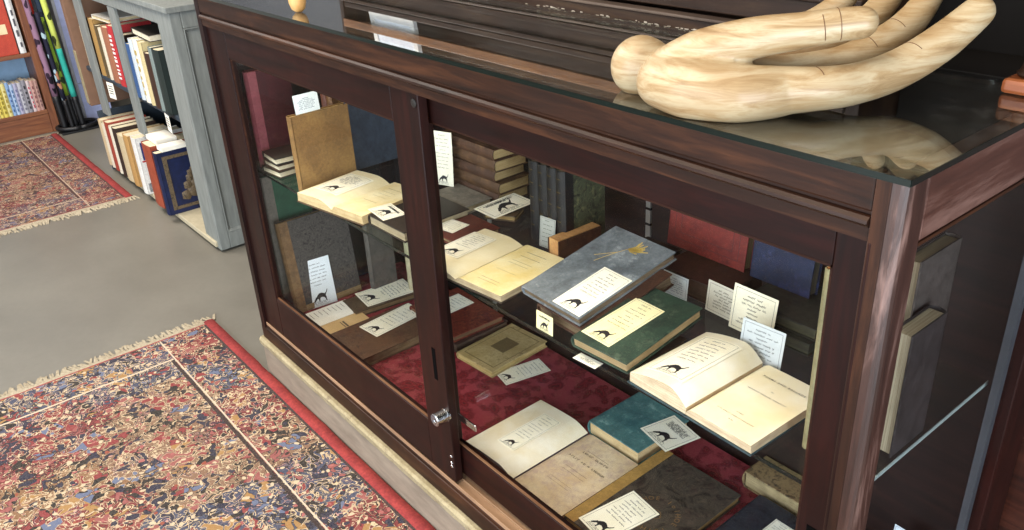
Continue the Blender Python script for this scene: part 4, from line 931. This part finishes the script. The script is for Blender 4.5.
o = thing('paper_slip', 'white folded slip lying on top of the blue embossed book', 'slip', (-3.665, .29, .3612)); obj('slip_paper', B((-.035, .035, -.045, .075, 0, .02)), SL, o)

# ================================================================== WOODEN BOOKCASE AT THE FAR LEFT
CW = {a: wood('cherry_bookcase', '4a2a1a', '74452b', '91603d', a, .4) for a in 'xyz'}
wc = thing('wooden_bookcase', 'brown wooden bookcase with paperbacks at the far left of the photo', 'bookcase', (-5.95, -.35, 0)); WO = Vector((5.95, .35, 0))
def wp(name, boxes, mat, bevel=.003):
    bm = B(*boxes)
    for v in bm.verts: v.co += WO
    return obj(name, bm, mat, wc, bevel=bevel)
wp('side_board', [(-6.08, -5.80, .19, .235, 0, 2.0)], CW['z']); wp('side_board', [(-6.08, -5.80, -.93, -.89, 0, 2.0)], CW['z'])
wp('plinth', [(-6.06, -5.805, -.889, .189, 0, .125)], CW['y'])
for z in (.126, .50, .92, 1.35): wp('shelf_board', [(-6.06, -5.802, -.889, .189, z, z + .026)], CW['y'])
wp('back_board', [(-6.08, -6.062, -.889, .189, .125, 2.0)], plain('pale_blue_board', '8fb0cf', .6))
rr = random.Random(4); y = .178
names = ['pinkish brown', 'dusty pink', 'rose-striped white', 'grey with black picture', 'pale grey', 'lavender grey', 'pale blue', 'sky blue', 'pale yellow', 'yellow', 'lemon yellow', 'cream yellow', 'tan', 'brown']
cols = ['b08a80', 'c4988e', 'd0c0c0', '8a8890', 'b5b5bd', 'a9a9c2', 'a9c0dc', '88a8cf', 'd9cf8a', 'd8c75c', 'd9c75f', 'd8cd90', 'b59468', '7a5a40']
for i, (nm, c1) in enumerate(zip(names, cols)):
    wd = rr.uniform(.019, .026); h = rr.uniform(.195, .215)
    book(nm + ' paperback' + (' at the right end' if i == 0 else '') + ' on the lower shelf of the wooden bookcase', .12, h, wd, (-5.875, y - wd / 2, .1525), PI / 2, cloth(c1, c1, 40, .6, .1), pages_up('cfc4ac', 'a89a7c', 0), 'spine_front', board=.001, name='paperback', group='paperbacks in the wooden bookcase',
         extras=spine_strokes(['6a4a48', '7a4a4a', 'b03a4a', '1c1c20', '6b6b78', '6b6b90', '4a6a98', '3a5a90', 'a08a30', '8a7a20', '8a7a20', '9a8a50', '6a4a30', 'c0a080'][i], 5, .5, i))
    y -= wd + .0015
bxr = thing('boxed_book', 'large red boxed book with cream labels on the second shelf of the wooden bookcase', 'book', (-5.87, .03, .5265))
obj('cover', B((-.06, .06, -.125, .10, 0, .36)), cloth('b3402f', 'c24a36', 40, .5), bxr, bevel=.003)
obj('cream_label', B((.0602, .0612, -.11, .07, .13, .19)), paper('dfcfa8', 'd2bf94'), bxr); obj('picture_label', B((.0602, .0612, -.10, .05, .22, .33)), mottled('d8c7a2', '8a6a4a', 60), bxr)
book('slim white book beside the red boxed book in the wooden bookcase', .14, .34, .035, (-5.885, .155, .5265), PI / 2, cloth('d7d8d6', 'e2e3e1', 40, .5, .1), pages_up(), 'spine_front', extras=spine_strokes('4a4a50', 4, .4, 8))

# ================================================================== PATTERNED ROLLS IN A STAND
def pat(name, base, c2, c3, sc):
    t = NT(name); v = t.coord((1, 1, .55)); nz = t.noise(v, 20, 2); vm = t.n('ShaderNodeVectorMath', operation='MULTIPLY_ADD'); t.l(nz.outputs['Color'], vm.inputs[0]); vm.inputs[1].default_value = (.03, .03, .05); t.l(v, vm.inputs[2])
    vo = t.n('ShaderNodeTexVoronoi'); vo.inputs['Scale'].default_value = sc; t.l(vm.outputs[0], vo.inputs['Vector']); s_ = t.n('ShaderNodeSeparateColor'); t.l(vo.outputs['Color'], s_.inputs[0])
    c = t.mix(t.math('MULTIPLY', t.ramp(vo.outputs['Distance'], [(0, 'ffffff'), (.38, '000000')], 'CONSTANT'), t.math('GREATER_THAN', s_.outputs[0], .45)), base, t.ramp(s_.outputs[1], [(0, c2), (.5, c3)], 'CONSTANT')); return t.fin(c, .7, .3)
BLKR = plain('black_roll_end', '0e0e11', .5)
st = thing('stand', 'low black stand on the floor holding the patterned rolls', 'stand', (-5.74, .33, 0))
bm = bmesh.new(); pts = [(.11 * math.cos(a) * .8, .125 * math.sin(a), .03) for a in [2 * PI * k / 24 for k in range(25)]]; tube(bm, pts, .014, 8); obj('rim', bm, BLKR, st, smooth=True)
obj('tray', B((-.088, .088, -.12, .12, 0, .014)), BLKR, st, bevel=.004)
for i, (yb, xb, yt, r, m, top, split, lab) in enumerate([
    (.250, -5.73, .235, .019, pat('mauve_pattern', '8a6a80', '1c1622', '2a1a2a', 30), 1.5, .23, 'mauve roll with black markings, leftmost in the black stand'),
    (.290, -5.70, .272, .014, pat('navy_pattern', '17182c', 'b07a5a', '9fb8c0', 28), .76, .2, 'navy roll with moon-like spots beside the mauve roll'),
    (.270, -5.80, .262, .019, pat('red_pattern', 'c8352c', 'd8503c', '8a1f1c', 10), 1.5, .74, 'red-topped dark roll standing behind the navy one'),
    (.322, -5.74, .290, .018, pat('green_pattern', '7f9a2c', '24301a', '4a5a20', 26), .72, .22, 'leaf green roll with dark markings in the black stand'),
    (.362, -5.73, .335, .018, pat('lime_pattern', 'c3cf62', '20261c', '3a4022', 24), 1.5, .52, 'lime and teal roll, rightmost in the black stand'),
    (.325, -5.80, .315, .016, pat('dusk_pattern', '2c3a4c', '3e5064', '1a222e', 24), 1.4, .3, 'dusky blue roll standing behind the lime one')]):
    o = thing('fabric_roll', lab, 'roll', (xb, yb, .0145), 0, 'rolls in the black stand')
    def seg_(z0, z1): 
        bm = bmesh.new(); f = lambda z: (0, (yt - yb) * z / .8, z); tube(bm, [f(z0 + (z1 - z0) * k / 8) for k in range(9)], r, 14); return bm
    if i == 4:
        obj('black_end', seg_(0, .205), BLKR, o, smooth=True); obj('teal_section', seg_(.2055, split), pat('teal_pattern', '2fa596', '38b3a2', '1f8f84', 12), o, smooth=True)
    else: obj('black_end', seg_(0, split - .0005), BLKR if i != 2 else pat('dark_pattern', '16161c', '3a2a2a', '20202a', 20), o, smooth=True)
    obj('patterned_section', seg_(split, top), m, o, smooth=True)

# ================================================================== DARK CABINET BEHIND THE RIGHT END OF THE CASE
kc = thing('wooden_cabinet', 'reddish brown wooden cabinet at the lower right behind the display case', 'cabinet', (.45, .9, 0)); KO = Vector((-.45, -.9, 0))
def kp(name, boxes, mat, bevel=.004):
    bm = B(*boxes)
    for v in bm.verts: v.co += KO
    return obj(name, bm, mat, kc, bevel=bevel)
RW = {a: wood('red_cabinet_wood', '1c0c08', '35180f', '4c261a', a, .45, .4, 0) for a in 'xyz'}
kp('carcass', [(-.10, 1.0, .66, 1.1, 0, 1.15)], RW['z']); kp('corner_stile', [(-.105, -.05, .645, .6598, 0, 1.15), ], RW['z']); kp('door_panel', [(-.045, .5, .65, .6598, .1, 1.1)], RW['x']); kp('cabinet_top', [(-.12, 1.02, .64, 1.12, 1.151, 1.18)], RW['x'])

# ================================================================== LIGHT
def area(name, loc, target, sx, sy, power, col):
    l = bpy.data.lights.new(name, 'AREA'); l.shape = 'RECTANGLE'; l.size = sx; l.size_y = sy; l.energy = power; l.color = col
    o = bpy.data.objects.new(name, l); COL.objects.link(o); o.location = loc
    o.rotation_euler = (Vector(target) - Vector(loc)).to_track_quat('-Z', 'Y').to_euler(); return o
area('shop_window_light', (-.3, -3.8, 1.55), (-.6, .3, .6), 4.5, 2.8, 300, (.86, .93, 1))
area('ceiling_lamp', (-1.2, -.9, 3.2), (-1.0, .1, .8), 2.4, .8, 75, (1, .84, .66))
area('case_fill_light', (-1.0, .085, 1.172), (-1.0, .22, .7), 1.9, .02, 2.8, (1, .9, .74))  # added warm fill under the front rail, brightens the shelves; no fixture modelled
area('ceiling_lamp', (-4.2, -.9, 3.2), (-4.4, -.2, 0), 2.4, 1.2, 140, (1, .93, .86))
area('side_window_light', (3.3, -1.5, 1.1), (0, .1, .8), 2.0, 2.0, 230, (.82, .9, 1))
w = bpy.data.worlds.new('world'); sc.world = w; w.use_nodes = True
bg = w.node_tree.nodes['Background']; bg.inputs[0].default_value = (.86, .92, 1, 1); bg.inputs[1].default_value = .36
sc.view_settings.view_transform = 'Standard'; sc.view_settings.look = 'None'; sc.view_settings.exposure = 0; sc.view_settings.gamma = 1
sc.view_settings.use_curve_mapping = False
sc.cycles.use_denoising = True; sc.cycles.max_bounces = 10; sc.cycles.transparent_max_bounces = 24; sc.cycles.sample_clamp_indirect = 4
